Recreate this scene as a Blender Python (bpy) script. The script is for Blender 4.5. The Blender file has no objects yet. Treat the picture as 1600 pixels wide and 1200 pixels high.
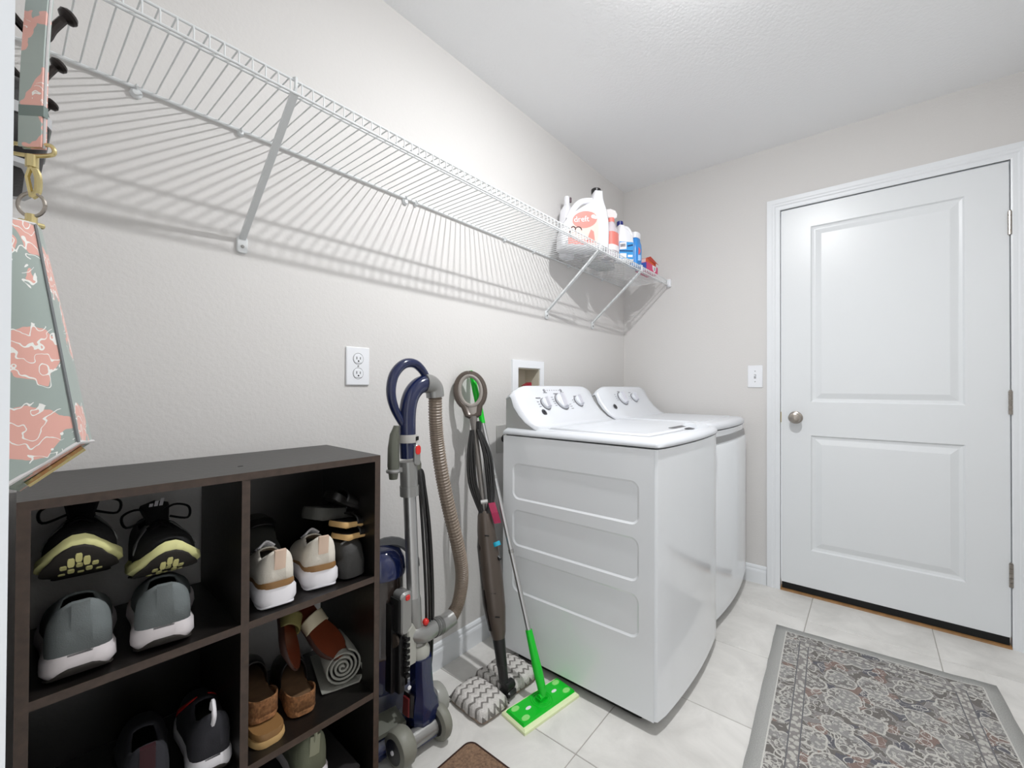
import bpy, bmesh, math, random
from mathutils import Vector, Matrix
random.seed(7)
PI = math.pi
SC = bpy.context.scene
COL = SC.collection

# ------------------------------------------------------------------ camera, world, exposure
def setup_camera():
    cam = bpy.data.cameras.new('camera')
    cam.sensor_width = 36.0
    cam.lens = 15.104
    cam.clip_start = 0.01
    o = bpy.data.objects.new('camera', cam)
    COL.objects.link(o)
    f = Vector((0.76843088, 0.63988774, 0.00759426))
    r = Vector((0.63987432, -0.76846698, 0.00439892))
    u = Vector((-0.00865075, -0.0014791, 0.99996149))
    m = Matrix((( r.x, u.x, -f.x, 0), (r.y, u.y, -f.y, 0), (r.z, u.z, -f.z, 1.1005), (0, 0, 0, 1)))
    o.matrix_world = m
    SC.camera = o
setup_camera()

w = bpy.data.worlds.new('world'); SC.world = w; w.use_nodes = True
w.node_tree.nodes['Background'].inputs[0].default_value = (0.97, 0.985, 1.0, 1)
w.node_tree.nodes['Background'].inputs[1].default_value = 1.1
SC.view_settings.view_transform = 'Standard'
SC.view_settings.look = 'None'
SC.view_settings.gamma = 1.0
SC.view_settings.use_curve_mapping = False
SC.view_settings.exposure = 0.37
LAMP_POS = (1.23, 0.30, 2.42)
LAMP_EMIT = 3650.0
SC.cycles.diffuse_bounces = 8
SC.cycles.max_bounces = 12

# ------------------------------------------------------------------ materials
def srgb(c):
    return tuple(((v / 255.0) / 12.92 if v <= 10 else ((v / 255.0 + 0.055) / 1.055) ** 2.4) for v in c)
MATS = {}
def mat(name, rgb, rough=0.5, metal=0.0, bump=0.0, bscale=200.0, var=0.0, vscale=8.0, coat=0.0, emit=0.0, alpha=1.0, trans=0.0, spec=0.5):
    if name in MATS: return MATS[name]
    m = bpy.data.materials.new(name); m.use_nodes = True
    nt = m.node_tree; b = nt.nodes['Principled BSDF']
    c = srgb(rgb) + (1,)
    b.inputs['Base Color'].default_value = c
    b.inputs['Roughness'].default_value = rough
    b.inputs['Metallic'].default_value = metal
    b.inputs['Coat Weight'].default_value = coat
    b.inputs['Specular IOR Level'].default_value = spec
    b.inputs['Transmission Weight'].default_value = trans
    if emit:
        b.inputs['Emission Color'].default_value = c
        b.inputs['Emission Strength'].default_value = emit
    if var or bump:
        tc = nt.nodes.new('ShaderNodeTexCoord')
    if var:
        n = nt.nodes.new('ShaderNodeTexNoise'); n.inputs['Scale'].default_value = vscale; n.inputs['Detail'].default_value = 6
        nt.links.new(tc.outputs['Object'], n.inputs['Vector'])
        mx = nt.nodes.new('ShaderNodeMix'); mx.data_type = 'RGBA'
        d = tuple(max(0, v * (1 - var)) for v in c[:3]) + (1,)
        e = tuple(min(1, v * (1 + var)) for v in c[:3]) + (1,)
        mr = nt.nodes.new('ShaderNodeMapRange'); mr.inputs[1].default_value = 0.3; mr.inputs[2].default_value = 0.7
        nt.links.new(n.outputs['Fac'], mr.inputs[0]); nt.links.new(mr.outputs[0], mx.inputs[0])
        mx.inputs[6].default_value = d; mx.inputs[7].default_value = e
        nt.links.new(mx.outputs[2], b.inputs['Base Color'])
    if bump:
        n2 = nt.nodes.new('ShaderNodeTexNoise'); n2.inputs['Scale'].default_value = bscale; n2.inputs['Detail'].default_value = 3
        nt.links.new(tc.outputs['Object'], n2.inputs['Vector'])
        bp = nt.nodes.new('ShaderNodeBump'); bp.inputs['Strength'].default_value = bump; bp.inputs['Distance'].default_value = 0.002
        nt.links.new(n2.outputs['Fac'], bp.inputs['Height']); nt.links.new(bp.outputs[0], b.inputs['Normal'])
    MATS[name] = m
    return m

M_wall = mat('greige wall paint', (211, 209, 207), 0.75, bump=0.35, bscale=110)
M_ceil = mat('white ceiling paint', (238, 239, 240), 0.85, bump=0.5, bscale=90)
M_trim = mat('white trim gloss', (226, 229, 232), 0.35)
M_door = mat('door satin white', (222, 225, 227), 0.33, bump=0.08, bscale=60)
M_grout = mat('grey grout', (165, 162, 156), 0.9)
M_wire = mat('white vinyl wire', (214, 217, 218), 0.4)
M_wood = mat('espresso laminate', (19, 16, 14), 0.36, bump=0.2, bscale=90, var=0.35, vscale=14, spec=0.7)
M_woodedge = mat('espresso edge band', (66, 53, 45), 0.5, var=0.25, vscale=60)
M_white = mat('white enamel', (232, 235, 238), 0.16, coat=0.3)
M_appl = mat('appliance top white', (212, 215, 220), 0.25)
M_whiteplastic = mat('white plastic', (232, 234, 238), 0.3)
M_black = mat('black plastic', (18, 18, 19), 0.35)
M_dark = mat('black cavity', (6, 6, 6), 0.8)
M_nickel = mat('satin nickel', (170, 163, 155), 0.28, metal=1.0)
M_silver = mat('silver painted plastic', (150, 150, 148), 0.3, metal=0.55)
M_alu = mat('brushed aluminium', (190, 190, 190), 0.3, metal=0.9)
M_bronze = mat('oil rubbed bronze', (30, 22, 19), 0.35, metal=0.5)
M_gold = mat('pale gold metal', (205, 190, 140), 0.25, metal=0.9)
M_navy = mat('navy gloss plastic', (20, 30, 68), 0.18, coat=0.4)
M_hose = mat('taupe hose', (128, 115, 102), 0.4)
M_red = mat('red plastic', (205, 40, 35), 0.35)
M_greygreen = mat('grey green plastic', (92, 94, 84), 0.4)
M_smoke = mat('smoked bin plastic', (52, 44, 40), 0.12, coat=0.3)
M_taupe = mat('taupe mop plastic', (82, 73, 66), 0.3, metal=0.25)
M_taupelight = mat('warm grey rubber', (140, 134, 128), 0.5)
M_cord = mat('black cord', (20, 19, 19), 0.3)
M_magenta = mat('magenta strap', (150, 28, 70), 0.6)
M_cyan = mat('cyan dial', (30, 160, 190), 0.3)
M_green = mat('bright green plastic', (10, 190, 40), 0.3)
M_lime = mat('pale lime cloth', (226, 236, 190), 0.9, bump=0.3, bscale=400)
M_limegrip = mat('lime gripper', (140, 220, 120), 0.5)
M_matbrown = mat('brown mat pile', (126, 100, 80), 0.95, bump=1.0, bscale=260, var=0.35, vscale=160)
M_matedge = mat('dark mat edge', (52, 28, 20), 0.9, bump=0.5, bscale=300)
M_bulb = None

def link(nt, a, b): nt.links.new(a, b)

def tile_material():
    m = bpy.data.materials.new('porcelain tile'); m.use_nodes = True
    nt = m.node_tree; b = nt.nodes['Principled BSDF']
    tc = nt.nodes.new('ShaderNodeTexCoord'); oi = nt.nodes.new('ShaderNodeObjectInfo')
    ad = nt.nodes.new('ShaderNodeVectorMath'); ad.operation = 'ADD'
    cb = nt.nodes.new('ShaderNodeCombineXYZ')
    mu = nt.nodes.new('ShaderNodeMath'); mu.operation = 'MULTIPLY'; mu.inputs[1].default_value = 37
    link(nt, oi.outputs['Random'], mu.inputs[0]); link(nt, mu.outputs[0], cb.inputs[0]); link(nt, mu.outputs[0], cb.inputs[1])
    link(nt, tc.outputs['Object'], ad.inputs[0]); link(nt, cb.outputs[0], ad.inputs[1])
    n = nt.nodes.new('ShaderNodeTexNoise'); n.inputs['Scale'].default_value = 5; n.inputs['Detail'].default_value = 8; n.inputs['Roughness'].default_value = 0.65
    n.inputs['Distortion'].default_value = 0.6
    link(nt, ad.outputs[0], n.inputs['Vector'])
    cr = nt.nodes.new('ShaderNodeValToRGB')
    cr.color_ramp.elements[0].position = 0.3; cr.color_ramp.elements[0].color = srgb((200, 198, 194)) + (1,)
    cr.color_ramp.elements[1].position = 0.62; cr.color_ramp.elements[1].color = srgb((222, 220, 216)) + (1,)
    link(nt, n.outputs['Fac'], cr.inputs[0]); link(nt, cr.outputs[0], b.inputs['Base Color'])
    b.inputs['Roughness'].default_value = 0.42
    return m
M_tile = tile_material()

# ------------------------------------------------------------------ mesh helpers
class MB:
    """collects shapes, then links them as one mesh object"""
    def __init__(s): s.v = []; s.f = []; s.mi = []; s.cur = 0
    def add(s, vs, fs):
        o = len(s.v); s.v += [tuple(p) for p in vs]; s.f += [tuple(i + o for i in q) for q in fs]; s.mi += [s.cur] * len(fs)
    def box(s, x0, x1, y0, y1, z0, z1):
        s.add([(x0,y0,z0),(x1,y0,z0),(x1,y1,z0),(x0,y1,z0),(x0,y0,z1),(x1,y0,z1),(x1,y1,z1),(x0,y1,z1)],
              [(0,3,2,1),(4,5,6,7),(0,1,5,4),(1,2,6,5),(2,3,7,6),(3,0,4,7)])
    def cbox(s, x0, x1, y0, y1, z0, z1, c):
        # chamfered box (vertical sections)
        def ring(i, z):
            return [(x0+i+c,y0+i,z),(x1-i-c,y0+i,z),(x1-i,y0+i+c,z),(x1-i,y1-i-c,z),(x1-i-c,y1-i,z),(x0+i+c,y1-i,z),(x0+i,y1-i-c,z),(x0+i,y0+i+c,z)]
        s.loft([ring(c, z0), ring(0, z0 + c), ring(0, z1 - c), ring(c, z1)])
    def loft(s, rings, caps=True, closed=True):
        n = len(rings[0]); vs = [p for r in rings for p in r]; fs = []
        for i in range(len(rings) - 1):
            for j in range(n if closed else n - 1):
                k = (j + 1) % n
                fs.append((i*n+j, i*n+k, (i+1)*n+k, (i+1)*n+j))
        if caps and closed:
            fs.append(tuple(range(n - 1, -1, -1))); fs.append(tuple((len(rings)-1)*n + j for j in range(n)))
        s.add(vs, fs)
    def tube(s, pts, r, n=8, caps=True, up=None):
        pts = [Vector(p) for p in pts]
        rs = r if isinstance(r, (list, tuple)) else [r] * len(pts)
        rings = []; prev = None
        for i, p in enumerate(pts):
            a = pts[max(0, i - 1)]; b = pts[min(len(pts) - 1, i + 1)]
            t = (b - a).normalized()
            if prev is None:
                h = Vector((0, 0, 1)) if abs(t.z) < 0.9 else Vector((1, 0, 0))
                x = t.cross(h).normalized()
            else:
                x = (prev - t * prev.dot(t)).normalized()
            prev = x; y = t.cross(x)
            rings.append([tuple(p + (x * math.cos(2*PI*k/n) + y * math.sin(2*PI*k/n)) * rs[i]) for k in range(n)])
        s.loft(rings, caps)
    def lathe(s, prof, c=(0,0,0), n=20, axis='z', R=None):
        rings = []
        for (r, h) in prof:
            ring = []
            for k in range(n):
                a = 2*PI*k/n
                p = (r*math.cos(a), r*math.sin(a), h)
                if axis == 'x': p = (h, p[0], p[1])
                if axis == 'y': p = (p[0], -h, p[1])
                q = Vector(p)
                if R is not None: q = R @ q
                ring.append(tuple(q + Vector(c)))
            rings.append(ring)
        s.loft(rings)
    def sphere(s, c, r, n=12, sc=(1,1,1)):
        prof = [(max(1e-4, r*math.sin(PI*i/8)), -r*math.cos(PI*i/8)) for i in range(9)]
        rings = [[(c[0]+q*math.cos(2*PI*k/n)*sc[0], c[1]+q*math.sin(2*PI*k/n)*sc[1], c[2]+h*sc[2]) for k in range(n)] for q, h in prof]
        s.loft(rings)
    def torus(s, c, R, r, ax1, ax2, n=24, m=8, a0=0, a1=2*PI):
        ax1 = Vector(ax1).normalized(); ax2 = Vector(ax2).normalized(); c = Vector(c)
        pts = [c + (ax1*math.cos(a0+(a1-a0)*i/n) + ax2*math.sin(a0+(a1-a0)*i/n))*R for i in range(n+1)]
        s.tube(pts, r, m)
    def prism(s, outline, y0, y1, bev=0.0):
        """outline in xz, extruded along y with a chamfer"""
        cx = sum(p[0] for p in outline)/len(outline); cz = sum(p[1] for p in outline)/len(outline)
        def off(d):
            res = []; n = len(outline)
            for i, (x, z) in enumerate(outline):
                a = Vector(outline[i-1]); b = Vector(outline[(i+1) % n]); t = (b-a)
                if t.length < 1e-9: res.append((x, z)); continue
                t.normalize(); nn = Vector((-t.y, t.x))
                if nn.dot(Vector((cx-x, cz-z))) < 0: nn = -nn
                res.append((x + nn.x*d, z + nn.y*d))
            return res
        o0 = off(bev) if bev else outline
        if bev:
            rings = [[(x, y0, z) for x, z in o0], [(x, y0+bev, z) for x, z in outline], [(x, y1-bev, z) for x, z in outline], [(x, y1, z) for x, z in o0]]
        else:
            rings = [[(x, y0, z) for x, z in outline], [(x, y1, z) for x, z in outline]]
        s.loft(rings)
    def rot(s, R, c=(0,0,0), t=(0,0,0)):
        c = Vector(c); t = Vector(t)
        s.v = [tuple(R @ (Vector(p) - c) + c + t) for p in s.v]; return s
    def build(s, name, m, parent=None, origin=None, smooth=True, ang=35, solid=0.0, sub=0, local=False):
        me = bpy.data.meshes.new(name)
        vs = s.v
        if parent is not None and not local:
            o = Vector(origin if origin is not None else wloc(parent))
            vs = [tuple(Vector(p) - o) for p in vs]
        elif parent is None and origin is not None:
            o = Vector(origin); vs = [tuple(Vector(p) - o) for p in vs]
        me.from_pydata(vs, [], s.f)
        bm = bmesh.new(); bm.from_mesh(me)
        bmesh.ops.recalc_face_normals(bm, faces=bm.faces)
        bm.to_mesh(me); bm.free()
        ms = m if isinstance(m, (list, tuple)) else [m]
        for q in ms: me.materials.append(q)
        if len(ms) > 1: me.polygons.foreach_set('material_index', s.mi)
        if smooth:
            me.polygons.foreach_set('use_smooth', [True]*len(me.polygons))
            try: me.set_sharp_from_angle(angle=math.radians(ang))
            except Exception: pass
        o = bpy.data.objects.new(name, me); COL.objects.link(o)
        if parent is not None: o.parent = parent
        elif origin is not None: o.location = origin
        if solid:
            md = o.modifiers.new('solid', 'SOLIDIFY'); md.thickness = solid; md.offset = -1
        if sub:
            md = o.modifiers.new('sub', 'SUBSURF'); md.levels = sub; md.render_levels = sub
        return o

def wloc(o):
    p = Vector((0,0,0))
    while o is not None:
        p += o.location; o = o.parent
    return p
def tag(o, label=None, cat=None, group=None, kind=None):
    if label: o['label'] = label
    if cat: o['category'] = cat
    if group: o['group'] = group
    if kind: o['kind'] = kind
    return o
def thing(name, label, cat, loc, rot=(0,0,0), group=None):
    o = bpy.data.objects.new(name, None); COL.objects.link(o)
    o.empty_display_size = 0.05
    o.location = loc; o.rotation_euler = rot
    return tag(o, label, cat, group)
def copyobj(o, loc, parent=None):
    c = o.copy(); COL.objects.link(c); c.location = loc
    if parent is not None: c.parent = parent
    return c
def struct(name, mb, m, **k):
    o = mb.build(name, m, **k); o['kind'] = 'structure'; return o
def lerp(a, b, t): return a + (b - a) * t
def interp(tab, t):
    for i in range(len(tab) - 1):
        if t <= tab[i+1][0]:
            a, b = tab[i], tab[i+1]
            q = (t - a[0]) / max(1e-9, b[0] - a[0]); q = max(0, min(1, q))
            return lerp(a[1], b[1], q)
    return tab[-1][1]
def spline(pts, n=8):
    P = [Vector(p) for p in pts]; out = []
    for i in range(len(P) - 1):
        p0 = P[max(0, i-1)]; p1 = P[i]; p2 = P[i+1]; p3 = P[min(len(P)-1, i+2)]
        for k in range(n):
            t = k / n
            out.append(0.5*((2*p1) + (p2-p0)*t + (2*p0-5*p1+4*p2-p3)*t*t + (-p0+3*p1-3*p2+p3)*t**3))
    out.append(P[-1]); return out
def rrect(x0, x1, z0, z1, r, n=5):
    out = []
    for cx, cz, a0 in ((x1-r, z0+r, -PI/2), (x1-r, z1-r, 0), (x0+r, z1-r, PI/2), (x0+r, z0+r, PI)):
        for k in range(n+1):
            a = a0 + PI/2*k/n
            out.append((cx + r*math.cos(a), cz + r*math.sin(a)))
    return out
def text_mesh(name, s, size, m, parent, loc, rot, extrude=0.0004, shear=0.0):
    cu = bpy.data.curves.new(name, 'FONT'); cu.body = s; cu.size = size; cu.extrude = extrude; cu.shear = shear
    cu.align_x = 'CENTER'; cu.align_y = 'CENTER'
    t = bpy.data.objects.new(name, cu); COL.objects.link(t)
    dg = bpy.context.evaluated_depsgraph_get()
    me = bpy.data.meshes.new_from_object(t.evaluated_get(dg))
    bpy.data.objects.remove(t); bpy.data.curves.remove(cu)
    me.materials.clear(); me.materials.append(m)
    o = bpy.data.objects.new(name, me); COL.objects.link(o); o.parent = parent; o.location = loc; o.rotation_euler = rot
    return o

# ------------------------------------------------------------------ the room
X0, W, L, H, YR = -0.0115, 1.304, 2.772, 2.448, -0.62
mb = MB(); mb.box(X0-0.5, L+0.1, YR-0.1, W+0.1, -0.08, -0.002)
floor = struct('floor', mb, M_grout)
# tiles, one object each, sharing one mesh
TP = 0.4495; gx0 = 1.1235 - 4*TP; gy0 = 0.231 - 3*TP
mt = MB(); g = 0.0016
mt.cbox(g, TP-g, g, TP-g, -0.012, 0.0, 0.0012)
tile0 = mt.build('tile', M_tile, parent=floor, local=True, smooth=False)
first = True
for i in range(9):
    for j in range(6):
        x, y = gx0 + i*TP, gy0 + j*TP
        if x > L or y > W + 0.02 or x + TP < X0 - 0.35 or y + TP < YR: continue
        if first: tile0.location = (x, y, 0); first = False
        else: copyobj(tile0, (x, y, 0), floor)
mb = MB(); mb.box(X0-0.5, L+0.1, YR-0.1, W+0.1, H, H+0.1)
struct('ceiling', mb, M_ceil)
# shelf wall, with the opening of the recessed washer box
bx0, bx1, bz0, bz1 = 1.604, 1.781, 0.985, 1.196
mb = MB()
mb.box(X0-0.1, bx0, W, W+0.12, 0, H); mb.box(bx1, L+0.1, W, W+0.12, 0, H)
mb.box(bx0, bx1, W, W+0.12, 0, bz0); mb.box(bx0, bx1, W, W+0.12, bz1, H)
struct('wall_left', mb, M_wall, smooth=False)
# wall holding the door
dy0, dy1, dzt = -0.463, 0.379, 2.083
mb = MB()
mb.box(L, L+0.12, YR-0.1, dy0-0.02, 0, H); mb.box(L, L+0.12, dy1+0.02, W+0.12, 0, H); mb.box(L, L+0.12, dy0-0.02, dy1+0.02, dzt+0.02, H)
struct('wall_far', mb, M_wall, smooth=False)
mb = MB(); mb.box(X0-0.1, L+0.1, YR-0.12, YR, 0, H); struct('wall_right', mb, M_wall, smooth=False)
# wall at the photographer's side, with an open doorway
oy0, oy1, ozt = -0.42, 0.42, 2.05
mb = MB()
mb.box(X0-0.115, X0, oy1, W+0.1, 0, H); mb.box(X0-0.115, X0, YR-0.1, oy0, 0, H); mb.box(X0-0.115, X0, oy0, oy1, ozt, H)
struct('wall_near', mb, M_wall, smooth=False)
# doorway casing and jambs near the camera
mb = MB()
for sgn, yy in ((1, oy1), (-1, oy0)):
    a, b = sorted((yy - sgn*0.02, yy + sgn*0.045)); mb.box(X0, X0+0.017, a, b, 0, ozt+0.045)
    a, b = sorted((yy - sgn*0.02, yy)); mb.box(X0-0.115, X0, a, b, 0, ozt)
mb.box(X0, X0+0.017, oy0, oy1, ozt-0.02, ozt+0.045)
struct('trim_2', mb, M_trim, smooth=False)

def baseboard(name, pts_fn, a, b):
    prof = [(0, 0), (0.013, 0), (0.013, 0.066), (0.011, 0.074), (0.0085, 0.078), (0.0085, 0.088), (0.005, 0.096), (0, 0.1)]
    mb = MB(); mb.loft([[pts_fn(a, d, z) for d, z in prof], [pts_fn(b, d, z) for d, z in prof]])
    struct(name, mb, M_trim, smooth=False)
baseboard('baseboard_left', lambda s, d, z: (s, W-d, z), X0, L)
baseboard('baseboard_far', lambda s, d, z: (L-d, s, z), 0.4445, W)
baseboard('baseboard_right', lambda s, d, z: (s, YR+d, z), X0, L)
baseboard('baseboard_near', lambda s, d, z: (X0+d, s, z), 0.466, W)

# door casing (trim_1): stepped profile on three sides
def casing_ring(y_in, y_out, z_top_in):
    pass
mb = MB()
prof = [(0, 0), (0, 0.011), (0.006, 0.013), (0.02, 0.013), (0.026, 0.0165), (0.034, 0.0165), (0.04, 0.019), (0.062, 0.019), (0.062, 0)]
ci0, ci1, cz = dy0, dy1, dzt
rings = []
for (yy, zz, sy, sz) in ((ci1, 0, 1, 0), (ci1, cz, 1, 1), (ci0, cz, -1, 1), (ci0, 0, -1, 0)):
    rings.append([(L - d, yy + sy*o, zz + sz*o) for o, d in prof])
mb.loft(rings, closed=False, caps=False)
# jambs and stop
mb.box(L-0.008, L+0.12, dy1, dy1+0.02, 0, dzt+0.02); mb.box(L-0.008, L+0.12, dy0-0.02, dy0, 0, dzt+0.02); mb.box(L-0.008, L+0.12, dy0, dy1, dzt, dzt+0.02)
struct('trim_1', mb, M_trim, smooth=False)

# the door leaf: raised molded panels
xf = L - 0.006      # leaf face
ya, yb, za, zb = -0.4585, 0.3735, 0.046, 2.0765
def door_leaf():
    bm = bmesh.new()
    def loop(y0, y1, z0, z1, x): return [bm.verts.new((x, y0, z0)), bm.verts.new((x, y1, z0)), bm.verts.new((x, y1, z1)), bm.verts.new((x, y0, z1))]
    def ring(a, b):
        for i in range(4): bm.faces.new((a[i], a[(i+1) % 4], b[(i+1) % 4], b[i]))
    P = [(-0.327, 0.241, 1.029, 1.964), (-0.327, 0.241, 0.242, 0.852)]
    outer = loop(ya, yb, za, zb, xf)
    edges = []
    def el(v):
        es = []
        for i in range(4): es.append(bm.edges.new((v[i], v[(i+1) % 4])))
        return es
    edges += el(outer)
    for (y0, y1, z0, z1) in P:
        prev = loop(y0, y1, z0, z1, xf); edges += el(prev)
        for ins, dep in ((0.006, 0.0075), (0.016, 0.0095), (0.020, 0.0095), (0.043, 0.0025), (0.047, 0.0015)):
            nx = loop(y0+ins, y1-ins, z0+ins, z1-ins, xf+dep); ring(prev, nx); prev = nx
        bm.faces.new(prev)
    bmesh.ops.triangle_fill(bm, use_beauty=True, edges=edges)
    back = loop(ya, yb, za, zb, xf+0.036); ring(outer, back); bm.faces.new(back[::-1])
    bmesh.ops.recalc_face_normals(bm, faces=bm.faces)
    me = bpy.data.meshes.new('door_1'); bm.to_mesh(me); bm.free()
    me.materials.append(M_door)
    o = bpy.data.objects.new('door_1', me); COL.objects.link(o); o['kind'] = 'structure'
    return o
door = door_leaf()
kx, ky, kz = xf, 0.308, 0.944
mb = MB()
mb.lathe([(0.001, 0), (0.033, 0), (0.033, -0.004), (0.028, -0.008), (0.013, -0.010), (0.012, -0.028), (0.020, -0.034), (0.0275, -0.042), (0.0285, -0.050), (0.025, -0.058), (0.016, -0.062), (0.001, -0.063)], (kx, ky, kz), 28, 'x')
kn = mb.build('door_knob', M_nickel, door)
mb = MB(); mb.lathe([(0.001, -0.062), (0.009, -0.062), (0.0085, -0.068), (0.001, -0.069)], (kx, ky, kz), 16, 'x'); mb.build('lock_button', M_nickel, kn, origin=(0,0,0))
mb = MB(); mb.box(xf-0.001, xf+0.03, yb+0.0003, yb+0.0035, 0.915, 0.972); mb.build('latch_plate', M_gold, door, smooth=False)
h0 = None
for hz in (1.811, 1.044, 0.311):
    if h0 is None:
        mb = MB(); y = dy0 + 0.003; mb.box(xf-0.002, xf+0.02, y-0.0045, y+0.0015, -0.05, 0.05)
        for k in range(5): mb.lathe([(0.001, -0.05+k*0.02+0.0004), (0.0066, -0.05+k*0.02+0.0004), (0.0066, -0.0304+k*0.02-0.0004), (0.001, -0.0304+k*0.02-0.0004)], (xf-0.006, y, 0), 10)
        mb.lathe([(0.001, 0.0505), (0.005, 0.0505), (0.0045, 0.054), (0.001, 0.055)], (xf-0.006, y, 0), 10)
        h0 = mb.build('hinge', M_nickel, door, local=True); h0.location = (0, 0, hz)
    else: copyobj(h0, (0, 0, hz), door)
mb = MB(); mb.box(xf+0.002, xf+0.034, ya+0.002, yb-0.002, 0.0115, 0.046); mb.build('door_sweep', M_dark, door, smooth=False)
mb = MB(); mb.loft([[(L-0.016, y, 0), (L-0.013, y, 0.007), (L-0.002, y, 0.011), (L+0.1, y, 0.011), (L+0.1, y, 0)] for y in (dy0+0.001, dy1-0.001)])
struct('trim_3', mb, mat('oak threshold', (146, 108, 66), 0.5, var=0.2, vscale=30))['label'] = 'tan wooden threshold strip under the white door'

# ------------------------------------------------------------------ ceiling lamp (out of frame, gives the light)
lx, ly, lz = LAMP_POS
t = thing('ceiling_lamp', 'small round ceiling lamp with a bare bulb lighting the laundry room', 'lamp', (lx, ly, H))
mb = MB(); mb.lathe([(0.001, H), (0.11, H), (0.112, H-0.008), (0.108, H-0.018), (0.001, H-0.018)], (lx, ly, 0), 32); mb.build('canopy', M_whiteplastic, t)
bm_ = bpy.data.materials.new('lit bulb'); bm_.use_nodes = True
nt = bm_.node_tree; nt.nodes.remove(nt.nodes['Principled BSDF']); em = nt.nodes.new('ShaderNodeEmission'); em.inputs[0].default_value = (0.985, 0.992, 1.0, 1); em.inputs[1].default_value = LAMP_EMIT
nt.links.new(em.outputs[0], nt.nodes['Material Output'].inputs[0])
mb = MB(); mb.lathe([(0.03, H-0.018), (0.03, lz-0.001), (0.026, lz-0.001)], (lx, ly, 0), 24); mb.build('bezel', M_whiteplastic, t)
mb = MB(); mb.lathe([(0.0243, lz-0.0015), (0.024, lz-0.003), (0.021, lz-0.0055), (0.014, lz-0.0078), (0.0005, lz-0.0088)], (lx, ly, 0), 24); mb.build('lit_lens', bm_, t)

# ------------------------------------------------------------------ wire shelf
ZS = 1.79; YF = 0.992
sh = thing('wire_shelf', 'long white ventilated wire shelf running along the wall above the washer', 'shelf', (X0, W, ZS))
def railx(y, z, r, name='rail', x0=X0+0.002, x1=L-0.004):
    mb = MB(); mb.tube([(x0, y, z), (x1, y, z)], r, 8); return mb.build(name, M_wire, sh)
railx(W-0.008, ZS-0.004, 0.0040); railx(1.043, ZS-0.0045, 0.0028); railx(YF+0.001, ZS-0.002, 0.0028); railx(YF-0.001, ZS-0.031, 0.0030);
mb = MB()
mb.tube([(0, W-0.006, ZS-0.004), (0, W-0.012, ZS), (0, YF+0.006, ZS), (0, YF, ZS-0.003), (0, YF-0.0025, ZS-0.010), (0, YF-0.0025, ZS-0.033)], 0.0017, 6)
w0 = mb.build('cross_wire', M_wire, sh, origin=(0, W, ZS)); w0.location = (0.185-X0, 0, 0)
P1 = 0.0254
for k in range(-7, 102):
    if k == 0: continue
    x = 0.185 + k*P1
    if x > L-0.008: break
    copyobj(w0, (x-X0, 0, 0), sh)
# diagonal support brackets
def bracket(x):
    b = Vector((x, W-0.006, 1.497)); tp = Vector((x+0.004, YF+0.004, ZS-0.030))
    d = (tp-b).normalized(); n = d.cross(Vector((1,0,0))).normalized()
    mb = MB(); hw = 0.0075; th = 0.0045
    ring = lambda p: [tuple(p + Vector((sx*hw,0,0)) + n*sy*th) for sx, sy in ((-1,-1),(1,-1),(1,1),(-1,1))]
    mb.loft([ring(b), ring(tp)])
    q = tp
    mb.tube([tuple(q), (q.x, q.y-0.006, q.z+0.012), (q.x, q.y-0.008, ZS+0.002), (q.x, q.y+0.004, ZS+0.006)], 0.004, 6)
    br = mb.build('support_bracket', M_wire, sh, smooth=False)
    fp = MB(); fp.prism(rrect(x-0.013, x+0.013, 1.458, 1.503, 0.008, 3), W-0.0085, W-0.0002, 0.002)
    f = fp.build('foot_plate', M_wire, br, origin=(X0, W, ZS))
    sc = MB(); sc.lathe([(0.0005, 0.0085), (0.0045, 0.0085), (0.004, 0.0105), (0.0005, 0.011)], (x, W, 1.476), 10, 'y'); s_ = sc.build('screw', M_silver, br, origin=(X0, W, ZS))
for x in (0.421, 1.841, 2.327): bracket(x)
def clip(x, big):
    mb = MB(); s = 1.5 if big else 1.0
    mb.lathe([(0.0005, 0), (0.008*s, 0), (0.008*s, 0.006), (0.005*s, 0.012), (0.0005, 0.013)], (x, W, ZS-0.010*s), 10, 'y')
    mb.torus((x, W-0.009, ZS-0.004), 0.0065, 0.0022, (0,1,0), (0,0,1), 12, 6, -0.4, PI*1.3)
    mb.build('wall_clip', M_wire, sh)
for x, b in ((0.201, True), (0.415, False), (0.948, True), (0.994, False), (1.50, False), (1.723, False), (2.05, False), (2.45, False)): clip(x, b)
mb = MB(); mb.cbox(L-0.022, L-0.0005, YF-0.014, YF+0.012, ZS-0.042, ZS+0.008, 0.003); mb.box(L-0.03, L-0.018, YF-0.008, YF+0.006, ZS-0.036, ZS+0.002); mb.build('end_bracket', M_whiteplastic, sh)
mb = MB(); mb.cbox(X0+0.0005, X0+0.02, YF-0.014, YF+0.012, ZS-0.042, ZS+0.008, 0.003); mb.build('end_bracket', M_whiteplastic, sh)

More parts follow.
